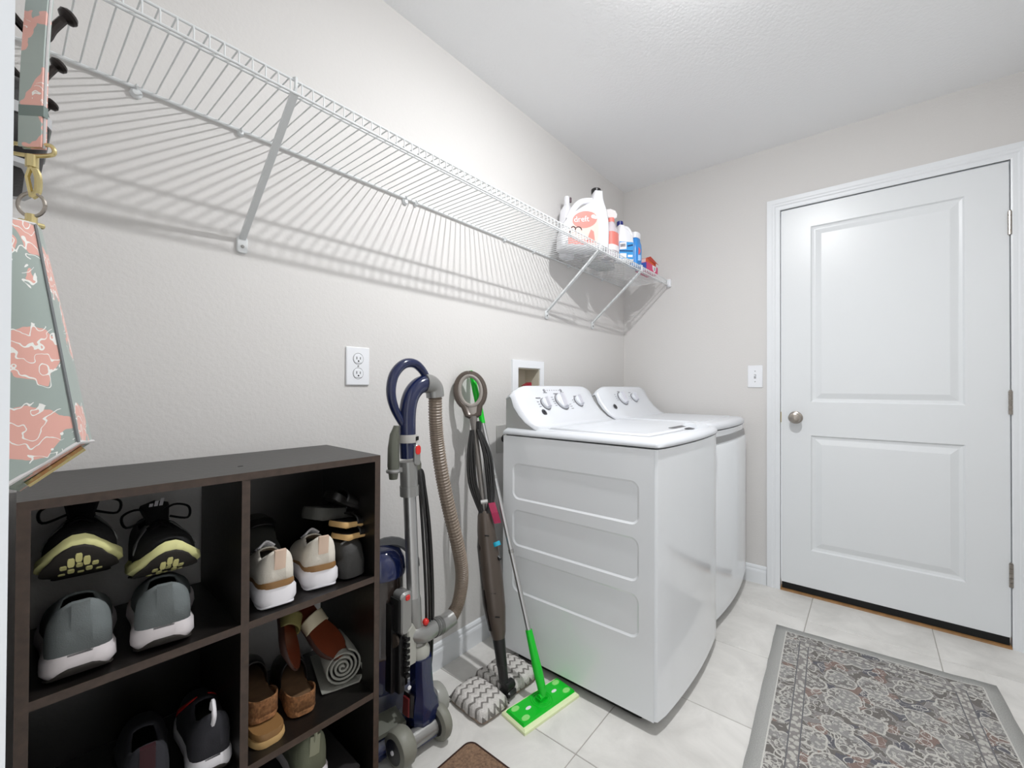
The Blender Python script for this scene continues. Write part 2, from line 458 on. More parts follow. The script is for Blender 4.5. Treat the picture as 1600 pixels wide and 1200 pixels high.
# ------------------------------------------------------------------ wall fittings
def plate(name, label, cat, c, ax, w_, h_):
    """cover plate facing -y (ax='y') or -x (ax='x')"""
    t = thing(name, label, cat, c)
    def tr(mb):
        if ax == 'x': mb.v = [(y, -x, z) for x, y, z in mb.v]
        mb.v = [(p[0]+c[0], p[1]+c[1], p[2]+c[2]) for p in mb.v]; return mb
    mb = MB(); mb.prism(rrect(-w_/2, w_/2, -h_/2, h_/2, 0.003, 2), -0.0065, -0.0002, 0.0025); tr(mb).build('cover_plate', M_whiteplastic, t)
    return t, tr
t, tr = plate('wall_outlet', 'white duplex power outlet on the wall above the shoe cubbies', 'outlet', (0.7645, W, 1.168), 'y', 0.084, 0.126)
for zc in (0.024, -0.024):
    mb = MB()
    o_ = []
    for k in range(24):
        a = 2*PI*k/24; o_.append((0.0175*math.cos(a), max(-0.0135, min(0.0135, 0.0175*math.sin(a))) + zc))
    mb.prism(o_, -0.0085, -0.006, 0.0006); r_ = tr(mb).build('receptacle', M_whiteplastic, t)
    mb = MB(); mb.box(-0.0075, -0.0052, -0.0088, -0.0080, zc-0.002, zc+0.007); mb.box(0.0052, 0.0075, -0.0088, -0.0080, zc-0.002, zc+0.006)
    mb.lathe([(0.0002, 0.0080), (0.0028, 0.0080), (0.0028, 0.0088), (0.0002, 0.0088)], (0, 0, zc-0.0075), 10, 'y'); tr(mb).build('slots', M_dark, r_, origin=tuple(t.location))
    mb = MB(); mb.torus((0, -0.0064, zc), 0.0185, 0.0008, (1,0,0), (0,0,1), 24, 4); tr(mb).build('seam', mat('seam grey', (120,120,122), 0.6), r_, origin=tuple(t.location))
mb = MB(); mb.lathe([(0.0002, 0.006), (0.003, 0.006), (0.0025, 0.0078), (0.0002, 0.008)], (0, 0, 0), 10, 'y'); tr(mb).build('screw', M_silver, t)
t, tr = plate('light_switch', 'white toggle light switch left of the white door', 'switch', (L, 0.502, 1.168), 'x', 0.075, 0.126)
mb = MB(); mb.box(-0.0052, 0.0052, -0.0068, -0.006, -0.012, 0.012); tr(mb).build('toggle_slot', mat('slot grey', (150,150,152), 0.5), t, smooth=False)
mb = MB(); mb.loft([[(-0.004,-0.0065,-0.006),(0.004,-0.0065,-0.006),(0.004,-0.0065,0.006),(-0.004,-0.0065,0.006)], [(-0.003,-0.018,0.003),(0.003,-0.018,0.003),(0.003,-0.018,0.009),(-0.003,-0.018,0.009)]]); tr(mb).build('toggle', M_whiteplastic, t, smooth=False)
for zc in (0.03, -0.03):
    mb = MB(); mb.lathe([(0.0002, 0.006), (0.003, 0.006), (0.0025, 0.0078), (0.0002, 0.008)], (0, 0, zc), 10, 'y'); tr(mb).build('screw', M_silver, t)
# recessed washer supply box
M_lever = mat('dark red lever', (150, 26, 44), 0.4)
t = thing('washer_supply_box', 'white recessed water supply box in the wall behind the washer', 'supply box', (1.69, W, 1.09))
mb = MB()
a0, a1, c0, c1 = 1.56, 1.815, 0.94, 1.2325
mb.box(a0, bx0, W-0.008, W, c0, c1); mb.box(bx1, a1, W-0.008, W, c0, c1); mb.box(bx0, bx1, W-0.008, W, bz1, c1); mb.box(bx0, bx1, W-0.008, W, c0, bz0)
mb.build('frame', M_whiteplastic, t, smooth=False)
mb = MB(); e = 0.0015
mb.box(bx0+e, bx1-e, W+0.085, W+0.09, bz0+e, bz1-e); mb.box(bx0+e, bx0+0.005, W-0.004, W+0.085, bz0+e, bz1-e); mb.box(bx1-0.005, bx1-e, W-0.004, W+0.085, bz0+e, bz1-e)
mb.box(bx0+0.005, bx1-0.005, W-0.004, W+0.085, bz0+e, bz0+0.005); mb.box(bx0+0.005, bx1-0.005, W-0.004, W+0.085, bz1-0.005, bz1-e); mb.build('box_liner', mat('cream liner', (205, 200, 185), 0.5), t, smooth=False)
mb = MB(); mb.tube([(1.712, W+0.045, 0.992), (1.712, W+0.045, 1.108)], 0.012, 10); mb.build('valve', M_gold, t)
mb = MB(); mb.loft([[(1.700, W+0.03, 1.110), (1.710, W+0.03, 1.102), (1.710, W+0.05, 1.102), (1.700, W+0.05, 1.110)], [(1.745, W+0.02, 1.126), (1.748, W+0.02, 1.108), (1.748, W+0.05, 1.108), (1.745, W+0.05, 1.126)]]); mb.build('red_lever', M_lever, t, smooth=False)
t = thing('utility_plate', 'pale grey cover plate low on the wall half hidden behind the washer', 'cover plate', (1.50, W, 0.865))
mb = MB(); mb.prism(rrect(1.454, 1.546, 0.80, 0.928, 0.004, 2), W-0.008, W-0.0002, 0.002); mb.build('cover_plate', mat('grey plate', (176, 175, 172), 0.5), t)
mb = MB(); mb.lathe([(0.0005, 0.007), (0.018, 0.007), (0.018, 0.010), (0.0005, 0.010)], (1.5, W, 0.865), 16, 'y'); mb.build('receptacle', M_black, t)

# ------------------------------------------------------------------ washer and dryer
def bowed(x0, x1, yf, yb, z, bow, inset=0.0, r=0.012):
    """plan outline with a gently bowed front"""
    a, b = x0 + inset, x1 - inset; pts = []
    n = 14
    for i in range(n + 1):
        t = i / n; x = lerp(a, b, t)
        y = yf + inset - bow * math.sin(PI * t) ** 0.8
        if i in (0, n): y += r
        pts.append((x, y, z))
        if i == 0: pts.append((a + r*0.3, yf + inset + r*0.25, z))
        if i == n - 1: pts.append((b - r*0.3, yf + inset + r*0.25, z))
    # keep order: insert handled above; back corners
    pts += [(b, yb - inset, z), (a, yb - inset, z)]
    return pts
CE = [(1.146, 1.052), (1.128, 1.064), (1.118, 1.057), (1.104, 1.021), (1.076, 0.987), (1.045, 0.961), (0.985, 0.930)]
CC = [(1.146, 1.096), (1.126, 1.108), (1.112, 1.101), (1.075, 1.040), (1.035, 0.990), (0.990, 0.954), (0.955, 0.940)]
def console(x0, x1, t, dy=0.0):
    n = 22; rings = []
    for i in range(n + 1):
        q = i / n; x = lerp(x0 + 0.008, x1 - 0.008, q)
        d = min(q, 1 - q) / 0.16; b = 1.0 if d >= 1 else (math.sin(d * PI / 2)) ** 0.75
        arch = 1 - 0.012 * (abs(2*q - 1) ** 2)
        ring = []
        for (ey, ez), (cy, cz_) in zip(CE, CC):
            y = lerp(ey, cy, b); z = lerp(ez, 0.925 + (cz_ - 0.925) * arch, b)
            ring.append((x, y + dy, z))
        rings.append(ring)
    mb = MB(); mb.loft(rings, closed=False, caps=False)
    o = mb.build('console', M_appl, t, solid=0.006, ang=60)
    mb = MB()
    for xx, s in ((x0 + 0.012, 1), (x1 - 0.012, -1)):
        out = [(1.148, 0.905)] + [(1.147, 1.05), (1.128, 1.060), (1.120, 1.05), (1.106, 1.015), (1.078, 0.983), (1.047, 0.957), (1.0, 0.932), (0.97, 0.905)]
        mb.loft([[(xx, y + dy, z) for y, z in out], [(xx + s*0.006, y + dy, z) for y, z in out]])
    mb.box(x0+0.014, x1-0.014, 1.138+dy, 1.147+dy, 0.905, 1.052)
    mb.build('console_end', mat('grey end cap', (176, 176, 176), 0.45), t, smooth=False)
    return o
# face frame of the console: direction down the face and its normal
FD = Vector((0, 1.035-1.112, 0.990-1.101)).normalized(); FN = Vector((1,0,0)).cross(FD)
if FN.y > 0: FN = -FN
def on_face(x, s, dy=0.0, off=0.0):
    p = Vector((x, 1.112+dy, 1.101)) + FD * s + FN * off
    # follow the slight hollow of the face
    hollow = 0.0035 * math.sin(max(0, min(1, s / 0.135)) * PI)
    return p - FN * hollow
def knob(parent, x, s, r, dy, name):
    R = Matrix((Vector((1,0,0)), -FD, FN)).transposed()
    c = on_face(x, s, dy)
    mb = MB(); mb.lathe([(0.001, -0.004), (r*1.12, -0.004), (r*1.12, 0.004), (0.001, 0.004)], c, 24, R=R)
    k = mb.build(name, mat('knob skirt grey', (120, 120, 124), 0.35), parent)
    mb = MB(); mb.lathe([(0.001, 0.002), (r, 0.003), (r*0.98, 0.012), (r*0.86, 0.016), (0.001, 0.016)], c, 24, R=R)
    mb.build('knob_body', M_appl, k, origin=wloc(parent))
    mb = MB(); mb.loft([[(-r*0.3, -r*0.95, 0.014), (r*0.3, -r*0.95, 0.014), (r*0.3, r*0.95, 0.014), (-r*0.3, r*0.95, 0.014)], [(-r*0.18, -r*0.85, 0.027), (r*0.18, -r*0.85, 0.027), (r*0.18, r*0.85, 0.027), (-r*0.18, r*0.85, 0.027)]])
    RR = R @ Matrix.Rotation(math.radians(-14), 3, 'Z')
    mb.v = [tuple(RR @ Vector(p) + c) for p in mb.v]
    mb.build('knob_grip', mat('grip silver', (196, 196, 204), 0.3), k, origin=wloc(parent), smooth=False)
def marks(parent, items, dy, m):
    """small printed bars on the console face: (x, s, width, height)"""
    R = Matrix((Vector((1,0,0)), -FD, FN)).transposed(); mb = MB()
    for x, s, w_, h_ in items:
        c = on_face(x, s, dy, 0.0006)
        mb.add([tuple(R @ Vector((sx*w_/2, sy*h_/2, 0)) + c) for sx, sy in ((-1,-1),(1,-1),(1,1),(-1,1))], [(0,1,2,3)])
    mb.build('printed_marks', m, parent, smooth=False)
def emblem(parent, x, s, r, dy):
    R = Matrix((Vector((1,0,0)), -FD, FN)).transposed(); c = on_face(x, s, dy, 0.0005)
    mb = MB(); mb.lathe([(r*0.55, 0), (r, 0), (r, 0.0015), (r*0.55, 0.0015), (r*0.55, 0)], c, 20, R=R)
    mb.lathe([(0.0005, 0), (r*0.2, 0), (r*0.2, 0.001), (0.0005, 0.001)], c, 8, R=R)
    mb.build('round_emblem', mat('emblem dark grey', (58, 58, 62), 0.35), parent)
M_print = mat('print grey', (110, 110, 116), 0.6)

def side_panel(x, y0, y1, z0, z1, parent, flip):
    ya_, yb_ = y0 + 0.05, y1 - 0.05
    bm = bmesh.new()
    def loop(o, xx): return [bm.verts.new((xx, y, z)) for y, z in o]
    def el(v): return [bm.edges.new((v[i], v[(i+1) % len(v)])) for i in range(len(v))]
    edges = el(loop([(y0, z0), (y1, z0), (y1, z1), (y0, z1)], x))
    for (a, b) in ((0.652, 0.797), (0.467, 0.612), (0.284, 0.429)):
        prev = loop(rrect(ya_, yb_, a, b, 0.03, 6), x); edges += el(prev)
        for ins, dep in ((0.0015, 0.001), (0.007, 0.0035), (0.010, 0.0035)):
            nx = loop(rrect(ya_+ins, yb_-ins, a+ins, b-ins, 0.03-ins, 6), x + flip*dep)
            for i in range(len(nx)): bm.faces.new((prev[i], prev[(i+1) % len(nx)], nx[(i+1) % len(nx)], nx[i]))
            prev = nx
        bm.faces.new(prev)
    bmesh.ops.triangle_fill(bm, use_beauty=True, edges=edges)
    bmesh.ops.recalc_face_normals(bm, faces=bm.faces)
    me = bpy.data.meshes.new('side_panel'); bm.to_mesh(me); bm.free()
    o = Vector(parent.location)
    for v in me.vertices: v.co -= o
    me.materials.append(M_white)
    ob = bpy.data.objects.new('side_panel', me); COL.objects.link(ob); ob.parent = parent
    ob.modifiers.new('solid', 'SOLIDIFY').thickness = 0.0008

def appliance(kind, x0, x1, yf, dy):
    yb = 1.15 + dy
    lab = 'white top load washer with three raised dials nearest the camera' if kind == 'washer' else 'white dryer standing between the washer and the door wall'
    t = thing(kind, lab, kind, ((x0+x1)/2, (yf+yb)/2, 0))
    bow = 0.022
    mb = MB(); mb.loft([bowed(x0+0.003, x1-0.003, yf, yb, 0.034, bow, 0.010), bowed(x0+0.003, x1-0.003, yf, yb, 0.044, bow), bowed(x0+0.003, x1-0.003, yf, yb, 0.9035, bow), bowed(x0+0.003, x1-0.003, yf, yb, 0.9045, bow, 0.01)])
    mb.build('cabinet', M_white, t, ang=30)
    if kind == 'washer':
        # a recessed pressing needs its own skin in front of the cabinet
        side_panel(x0, yf+0.012, yb, 0.042, 0.9035, t, 1)
    mb = MB(); mb.loft([bowed(x0, x1, yf+0.035, yb-0.03, z, bow, 0.03) for z in (0.010, 0.036)]); mb.build('under_shade_block', M_dark, t, smooth=False)  # black filler block: the shade beneath the cabinet put into colour
    # feet
    for xx in (x0+0.09, x1-0.09):
        for yy in (yf+0.10, yb-0.08):
            mb = MB(); mb.lathe([(0.001, 0.0), (0.022, 0.0), (0.02, 0.009), (0.001, 0.0095)], (xx, yy, 0), 12); mb.build('foot', M_black, t)
    mb = MB(); mb.loft([bowed(x0, x1, yf, yb, z, bow, i) for z, i in ((0.905, 0.014), (0.909, 0.006))]); mb.build('shadow_gap', mat('gap grey', (70, 70, 72), 0.7), t)
    if kind == 'washer':
        mb = MB(); mb.loft([bowed(x0-0.002, x1+0.002, yf-0.004, yb, z, bow, i) for z, i in ((0.909, 0.001), (0.912, -0.001), (0.922, 0.001), (0.933, 0.012), (0.937, 0.024), (0.938, 0.034))]); mb.build('top_frame', M_appl, t, ang=50)
        # lid, slightly raised; the hand notch is a grey sheet standing for its shade
        def lid(z, i):
            a, b = x0+0.05+i, x1-0.05-i; y0_ = yf+0.052+i; y1_ = 0.962-i
            pts = []; n = 16; xc = (a+b)/2
            for k in range(n+1):
                x = lerp(a, b, k/n); y = y0_ - 0.012*math.sin(PI*k/n)
                pts.append((x, y, z))
            return pts + [(b, y1_, z), (a, y1_, z)]
        mb = MB(); mb.loft([lid(0.930, -0.004), lid(0.9388, -0.004)]); mb.build('lid_seam', mat('seam mid grey', (150, 150, 154), 0.6), t, smooth=False)
        mb = MB(); mb.loft([lid(0.934, 0.0), lid(0.941, 0.001), lid(0.9445, 0.006), lid(0.9445, 0.02), lid(0.9425, 0.03), lid(0.9425, 0.10)]); ld = mb.build('lid', M_appl, t, ang=50)
        xc = (x0+x1)/2 + 0.105
        mb = MB(); mb.loft([[(xc-0.035, yf+0.020, z), (xc-0.012, yf+0.020, z), (xc+0.025, yf+0.085, z2), (xc-0.12, yf+0.085, z2)] for z, z2 in ((0.9395, 0.9455), (0.941, 0.947))]); mb.build('hand_notch_shade', mat('notch shade', (96, 96, 98), 0.6), ld, origin=tuple(t.location), smooth=False)
        mb = MB(); mb.loft([[(xc+0.0, yf+0.008, 0.937), (xc+0.15, yf+0.008, 0.937), (xc+0.15, yf+0.085, 0.940), (xc+0.035, yf+0.085, 0.940)], [(xc+0.015, yf+0.026, 0.957), (xc+0.12, yf+0.026, 0.955), (xc+0.12, yf+0.075, 0.958), (xc+0.045, yf+0.075, 0.960)]]); mb.build('lid_handle', M_appl, ld, origin=tuple(t.location), smooth=False)
    else:
        mb = MB(); mb.loft([bowed(x0-0.002, x1+0.002, yf-0.004, yb, z, bow, i) for z, i in ((0.909, 0.001), (0.912, -0.001), (0.928, 0.002), (0.938, 0.014), (0.942, 0.03))]); mb.build('top_frame', M_appl, t, ang=50)
        mb = MB(); mb.loft([[(x0+0.05+i, yf+0.06+i, z), (x1-0.05-i, yf+0.06+i, z), (x1-0.05-i, 0.97+dy, z), (x0+0.05+i, 0.97+dy, z)] for z, i in ((0.940, 0), (0.945, 0.004))]); mb.build('top_panel', M_appl, t, ang=50)
    console(x0, x1, t, dy)
    return t
wx0, wx1 = 1.338, 2.022
ws = appliance('washer', wx0, wx1, 0.513, 0.008)
S0 = 0.020; DW = 0.008
knob(ws, 1.515, 0.066+S0, 0.027, DW, 'dial'); knob(ws, 1.648, 0.058+S0, 0.040, DW, 'dial'); knob(ws, 1.792, 0.060+S0, 0.027, DW, 'dial')
it = [(1.470, 0.036, 0.035, 0.005), (1.775, 0.032, 0.035, 0.005), (1.62, 0.016, 0.04, 0.005), (1.540, 0.010, 0.03, 0.004), (1.675, 0.010, 0.03, 0.004)]
it += [(1.565 + 0.018*k, -0.002, 0.005, 0.005) for k in range(6)]
it += [(1.575, 0.034 + 0.011*k, 0.016, 0.003) for k in range(5)] + [(1.69, 0.075 + 0.012*k, 0.02, 0.003) for k in range(3)]
it += [(1.455, 0.055 + 0.012*k, 0.014, 0.003) for k in range(3)] + [(1.735, 0.052 + 0.012*k, 0.012, 0.003) for k in range(2)]
it += [(1.455, 0.125, 0.02, 0.0)]
marks(ws, [(x+0.016, q+S0*0.9, a, b) for x, q, a, b in it if b > 0], DW, M_print)
emblem(ws, 1.470, 0.128, 0.015, DW)
for xx in (1.556, 1.688):
    R = Matrix((Vector((1,0,0)), -FD, FN)).transposed(); c = on_face(xx, 0.017, DW)
    mb = MB(); mb.lathe([(0.001, 0), (0.008, 0), (0.0075, 0.003), (0.001, 0.0035)], c, 12, R=R); mb.build('button', mat('button grey', (140,140,146), 0.4), ws)
dr = appliance('dryer', 2.030, 2.714, 0.548, 0.0)
knob(dr, 2.262, 0.074, 0.039, 0, 'dial'); knob(dr, 2.418, 0.072, 0.027, 0, 'dial')
marks(dr, [(2.20, 0.045+0.012*k, 0.016, 0.003) for k in range(4)] + [(2.262, 0.026, 0.03, 0.004), (2.40, 0.034, 0.03, 0.004)] + [(2.37, 0.060+0.012*k, 0.012, 0.003) for k in range(3)], 0, M_print)
emblem(dr, 2.115, 0.122, 0.015, 0)
R = Matrix((Vector((1,0,0)), -FD, FN)).transposed(); c = on_face(2.475, 0.055, 0)
mb = MB(); mb.lathe([(0.001, 0), (0.01, 0), (0.009, 0.004), (0.001, 0.005)], c, 12, R=R); mb.build('start_button', mat('button dark', (96,96,104), 0.4), dr)
# dryer door: bowed panel; a grey strip above it paints the hand recess's shade
def bowline(x, yf, x0, x1, bow=0.022): return yf - bow*math.sin(PI*max(0.0, min(1.0, (x-x0)/(x1-x0))))**0.8
mb = MB(); n = 12; rings = []
for i in range(n+1):
    x = lerp(2.042, 2.702, i/n); y = bowline(x, 0.548, 2.03, 2.714)
    rings.append([(x, y+0.004, 0.075), (x, y-0.008, 0.083), (x, y-0.010, 0.826), (x, y-0.004, 0.838), (x, y+0.004, 0.840)])
mb.loft(rings); mb.build('dryer_door', M_white, dr, ang=30)
mb = MB(); rings = []
for i in range(n+1):
    x = lerp(2.06, 2.685, i/n); y = bowline(x, 0.548, 2.03, 2.714)
    rings.append([(x, y-0.001, 0.846), (x, y-0.0025, 0.846), (x, y-0.0025, 0.877), (x, y-0.001, 0.877)])
mb.loft(rings); mb.build('hand_recess_shade', mat('recess grey', (138, 138, 138), 0.3), dr, ang=30)

# ------------------------------------------------------------------ cube organizer
OX, OY, OTH = 0.021, 0.986, math.radians(-1.3)
OW, OD, OHT = 0.616, 0.295, 0.9236
org = thing('shoe_cubby', 'dark brown six cube organizer filled with shoes', 'organizer', (OX, OY, 0), (0, 0, OTH))
def ob(name, a, m=M_wood, par=None, **k):
    mb = MB(); mb.box(*a); return mb.build(name, m, par or org, local=True, smooth=False, **k)
TK = 0.015
def edged(name, a, axis):
    """laminate board with a lighter front edge band (front faces -y)"""
    o = ob(name, a)
    x0, x1, y0, y1, z0, z1 = a
    e = ob('edge_band', (x0, x1, y0-0.0008, y0-0.0001, z0, z1), M_woodedge, o)
    return o
edged('side', (0, TK, 0, OD, 0, OHT-TK), 'x'); edged('side', (OW-TK, OW, 0, OD, 0, OHT-TK), 'x')
edged('top', (0, OW, 0, OD, OHT-TK, OHT), 'z'); edged('divider', (OW/2-TK/2, OW/2+TK/2, 0.001, OD-0.002, 0.03, OHT-TK), 'x')
SZ = (0.03, 0.322, 0.6165)
for z in SZ:
    edged('shelf_board', (TK, OW/2-TK/2, 0.0008, OD-0.004, z-TK if z > 0.05 else 0.015, z), 'z'); edged('shelf_board', (OW/2+TK/2, OW-TK, 0.0008, OD-0.004, z-TK if z > 0.05 else 0.015, z), 'z')
for a in ((OW/2+TK/2, OW-TK, OD-0.003, OD, SZ[2]+0.0, OHT-TK), (TK, OW/2-TK/2, OD-0.003, OD, SZ[1], SZ[2]-TK), (TK, OW/2-TK/2, OD-0.003, OD, SZ[0], SZ[1]-TK), (OW/2+TK/2, OW-TK, OD-0.003, OD, SZ[0], SZ[1]-TK)):
    ob('back_panel', a)
mb = MB(); mb.box(0.318, 0.328, 0.085, 0.089, OHT, OHT+0.0005); mb.build('chip', M_dark, org, local=True, smooth=False)
OR = Matrix.Rotation(OTH, 4, 'Z')
def og(x, y, z):
    """organizer space to room space"""
    p = OR @ Vector((x + 0.013, y, 0)); return (p.x + OX, p.y + OY, z)

# ------------------------------------------------------------------ shoes
FW = [(0, 0.30), (0.015, 0.52), (0.04, 0.68), (0.09, 0.80), (0.16, 0.84), (0.35, 0.78), (0.5, 0.86), (0.66, 1.0), (0.78, 0.97), (0.88, 0.80), (0.95, 0.56), (0.985, 0.34), (1.0, 0.16)]
TS = [0, 0.012, 0.03, 0.06, 0.11, 0.18, 0.26, 0.35, 0.43, 0.50, 0.57, 0.65, 0.73, 0.80, 0.86, 0.91, 0.95, 0.98, 1.0]
def sole_mesh(L_, Wd, ztab, zbot, flare=1.0, k=1.0):
    rings = []
    for t in TS:
        w_ = interp(FW, t)*Wd/2*k; zb_ = interp(zbot, t); zt = interp(ztab, t); x = t*L_
        m_ = (zb_+zt)/2
        c = 0.006*L_*math.sin(t*PI)
        rings.append([(x, -w_*0.90+c, zb_), (x, -w_*flare+c, lerp(zb_, m_, 0.5)), (x, -w_*flare*0.985+c, lerp(m_, zt, 0.5)), (x, -w_*0.92+c, zt), (x, w_*0.92+c, zt), (x, w_*flare*0.985+c, lerp(m_, zt, 0.5)), (x, w_*flare+c, lerp(zb_, m_, 0.5)), (x, w_*0.90+c, zb_)])
    # heel bevel: push the heel end backwards a touch
    mb = MB(); mb.loft(rings); return mb
def upper_mesh(L_, Wd, ztab, htab, open0=0.05, open1=0.40, k=0.93, N=14, cut=58, x0=0.0):
    mb = MB(); rows = []
    for t in TS:
        w_ = interp(FW, t)*Wd/2*k; zt = interp(ztab, t) - 0.004; h = interp(htab, t); x = lerp(x0, 0.985, t)*L_
        c = 0.006*L_*math.sin(t*PI)
        pw = 0.55 if t < 0.4 else 0.75
        rows.append([(x, w_*math.copysign(abs(math.cos(PI*j/N))**(0.8 if t > 0.35 else 0.55), math.cos(PI*j/N))+c, zt + h*math.sin(PI*j/N)**pw) for j in range(N+1)])
    vs = [p for r in rows for p in r]; fs = []
    for i in range(len(TS)-1):
        tm = (TS[i]+TS[i+1])/2
        for j in range(N):
            am = 180*(j+0.5)/N
            if open0 < tm < open1 and cut < am < 180-cut: continue
            fs.append((i*(N+1)+j, i*(N+1)+j+1, (i+1)*(N+1)+j+1, (i+1)*(N+1)+j))
    fs.append(tuple(range(N+1)))
    mb.add(vs, fs); return mb
def sneaker(name, label, loc, rot, L_, Wd, mu, ms, mo, htab, ztab, zbot, group=None, loops=False, laces=None, tongue=None, heel=None, band=None, stripes=None, overlay=None, cat='shoe', flare=1.06, lugs=None, loop=None):
    t = thing(name, label, cat, loc, rot, group)
    sole_mesh(L_, Wd, ztab, [(a, b+0.004) for a, b in zbot], flare).build('midsole', ms, t, local=True, ang=50)
    o_ = sole_mesh(L_, Wd, [(a, b+0.0045) for a, b in zbot], zbot, 1.0, 0.97).build('outsole', mo, t, local=True, ang=50)
    if lugs:
        mb = MB()
        for a, b in ((0.93, 0.0), (0.90, 0.25), (0.90, -0.25), (0.84, 0.0), (0.83, 0.42), (0.83, -0.42), (0.75, 0.22), (0.75, -0.22), (0.66, 0.45), (0.66, -0.45), (0.66, 0)):
            x = a*L_; y = b*interp(FW, a)*Wd*0.5+0.006*L_*math.sin(a*PI); z = interp(zbot, a); z2 = interp(zbot, min(1, a+0.035))
            sl = (z2-z)/(0.035*L_)
            ring = lambda off, s_: [(x+dx*s_, y+dy_*s_, z+sl*dx*s_-off) for dx, dy_ in ((-0.0085,-0.003),(-0.005,-0.0045),(0.005,-0.0045),(0.0085,-0.003),(0.0085,0.003),(0.005,0.0045),(-0.005,0.0045),(-0.0085,0.003))]
            mb.loft([ring(-0.001, 1), ring(0.0016, 0.9)])
        mb.build('lug', lugs, o_, local=True, smooth=False)
    up = upper_mesh(L_, Wd, ztab, htab).build('upper', mu, t, local=True, solid=0.004, ang=70)
    if band:
        sole_mesh(L_, Wd, [(a, b+0.010*(1 if a < 0.5 else 0.3)) for a, b in ztab], [(a, b-0.004) for a, b in ztab], 0.99, 0.97).rot(Matrix.Identity(3), t=(-0.0022, 0, 0)).build('rand', band, t, local=True, ang=50)
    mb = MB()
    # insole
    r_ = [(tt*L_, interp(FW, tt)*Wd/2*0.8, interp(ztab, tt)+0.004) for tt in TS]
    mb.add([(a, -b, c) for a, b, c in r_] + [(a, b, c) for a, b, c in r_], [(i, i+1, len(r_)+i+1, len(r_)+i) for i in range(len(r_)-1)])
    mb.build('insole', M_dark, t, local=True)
    if tongue:
        mb = MB(); rings = []
        for q in range(6):
            s_ = q/5; x = lerp(0.53, 0.33, s_)*L_; z = interp(ztab, 0.5) + interp(htab, 0.5)*0.93 + s_*0.045; hw = lerp(0.016, 0.026, s_)
            rings.append([(x, -hw, z-0.008), (x-0.004, 0, z), (x, hw, z-0.008), (x+0.006, hw*0.9, z-0.002), (x+0.003, 0, z+0.006), (x+0.006, -hw*0.9, z-0.002)])
        mb.loft(rings); tg = mb.build('tongue', tongue, t, local=True)
        if stripes:
            zb_ = interp(ztab, 0.5) + interp(htab, 0.5)*0.93
            mb = MB()
            for q, hh in ((-1, 0.006), (0, 0.010), (1, 0.014)):
                yy = q*0.0085; p0 = Vector((0.352*L_+0.0145, yy, zb_+0.036)); hh *= 1.25; up_ = Vector((-0.33, 0.25, 0.9)).normalized()
                mb.add([tuple(p0+Vector((0.001,-0.0032,0))), tuple(p0+Vector((0.001,0.0032,0))), tuple(p0+up_*hh+Vector((0.001,0.0032,0))), tuple(p0+up_*hh+Vector((0.001,-0.0032,0)))], [(0,1,2,3)])
            mb.build('three_stripes', stripes, tg, local=True, smooth=False)
    if laces:
        for q in range(4):
            tt = 0.46 + q*0.055; h = interp(htab, tt); zt = interp(ztab, tt); hw = interp(FW, tt)*Wd/2*0.42
            mb = MB(); mb.tube(spline([(tt*L_, -hw, zt+h*0.90), (tt*L_+0.004, 0, zt+h*1.06), (tt*L_, hw, zt+h*0.90)], 4), 0.0028, 6); mb.build('lace', laces, t, local=True)
        zt = interp(ztab, 0.45)+interp(htab, 0.45)
        for s_ in ((-1, 1) if loops else ()):
            mb = MB(); mb.tube(spline([(0.45*L_, 0, zt+0.005), (0.42*L_, s_*0.03, zt+0.022), (0.45*L_, s_*0.055, zt+0.012), (0.50*L_, s_*0.05, zt-0.012), (0.48*L_, s_*0.02, zt-0.002)], 5), 0.0025, 6); mb.build('lace_loop', laces, t, local=True)
    if heel:
        mb = MB(); h = interp(htab, 0.0); zt = interp(ztab, 0); wv = 0.011
        pts = [(0.004, zt+h*0.48), (0.001, zt+h*0.62), (-0.001, zt+h*0.85), (-0.005, zt+h*1.08)]
        mb.loft([[(x-0.004, -wv, z), (x-0.006, 0, z), (x-0.004, wv, z), (x+0.006, wv, z), (x+0.006, -wv, z)] for x, z in pts]); mb.build('heel_tab', heel, t, local=True, ang=60)
    if loop:
        h = interp(htab, 0.0); zt = interp(ztab, 0)
        mb = MB(); mb.tube(spline([(0.004, 0, zt+h*0.75), (-0.012, 0, zt+h*1.1), (0.006, 0, zt+h*1.35), (0.02, 0, zt+h*1.05)], 5), 0.004, 6); mb.build('heel_loop', loop, t, local=True)
    if overlay:
        for s_ in (-1, 1):
            mb = MB(); rings = []
            for q in range(7):
                tt = lerp(0.50, 0.74, q/6); w_ = interp(FW, tt)*Wd/2*0.955; zt = interp(ztab, tt); h = interp(htab, tt)
                def at(f):
                    a = PI*f; return (tt*L_ + 0.0, s_*w_*abs(math.cos(a))**0.8*1.01+0.006*L_*math.sin(tt*PI), zt-0.003+h*math.sin(a)**0.75*1.03)
                f0 = lerp(0.34, 0.06, q/6)
                rings.append([at(f0), at(f0+0.10)])
            mb.loft(rings, closed=False, caps=False); mb.build('overlay', overlay, t, local=True, solid=0.002)
    return t
M_shoeblack = mat('black mesh fabric', (16, 16, 17), 0.85, bump=0.4, bscale=500)
M_yellowsole = mat('yellowed midsole', (214, 212, 150), 0.6, var=0.12, vscale=30)
M_treaddark = mat('dark tread', (44, 40, 36), 0.8)
M_treadyel = mat('yellow lug', (226, 220, 150), 0.6)
M_greyknit = mat('grey knit', (112, 119, 120), 0.8, bump=0.3, bscale=500, var=0.1, vscale=20)
M_greyover = mat('grey suede overlay', (88, 90, 90), 0.8)
M_soleW = mat('white foam sole', (214, 208, 210), 0.6, var=0.05, vscale=25)
M_soleoff = mat('white rubber sole', (232, 230, 234), 0.5)
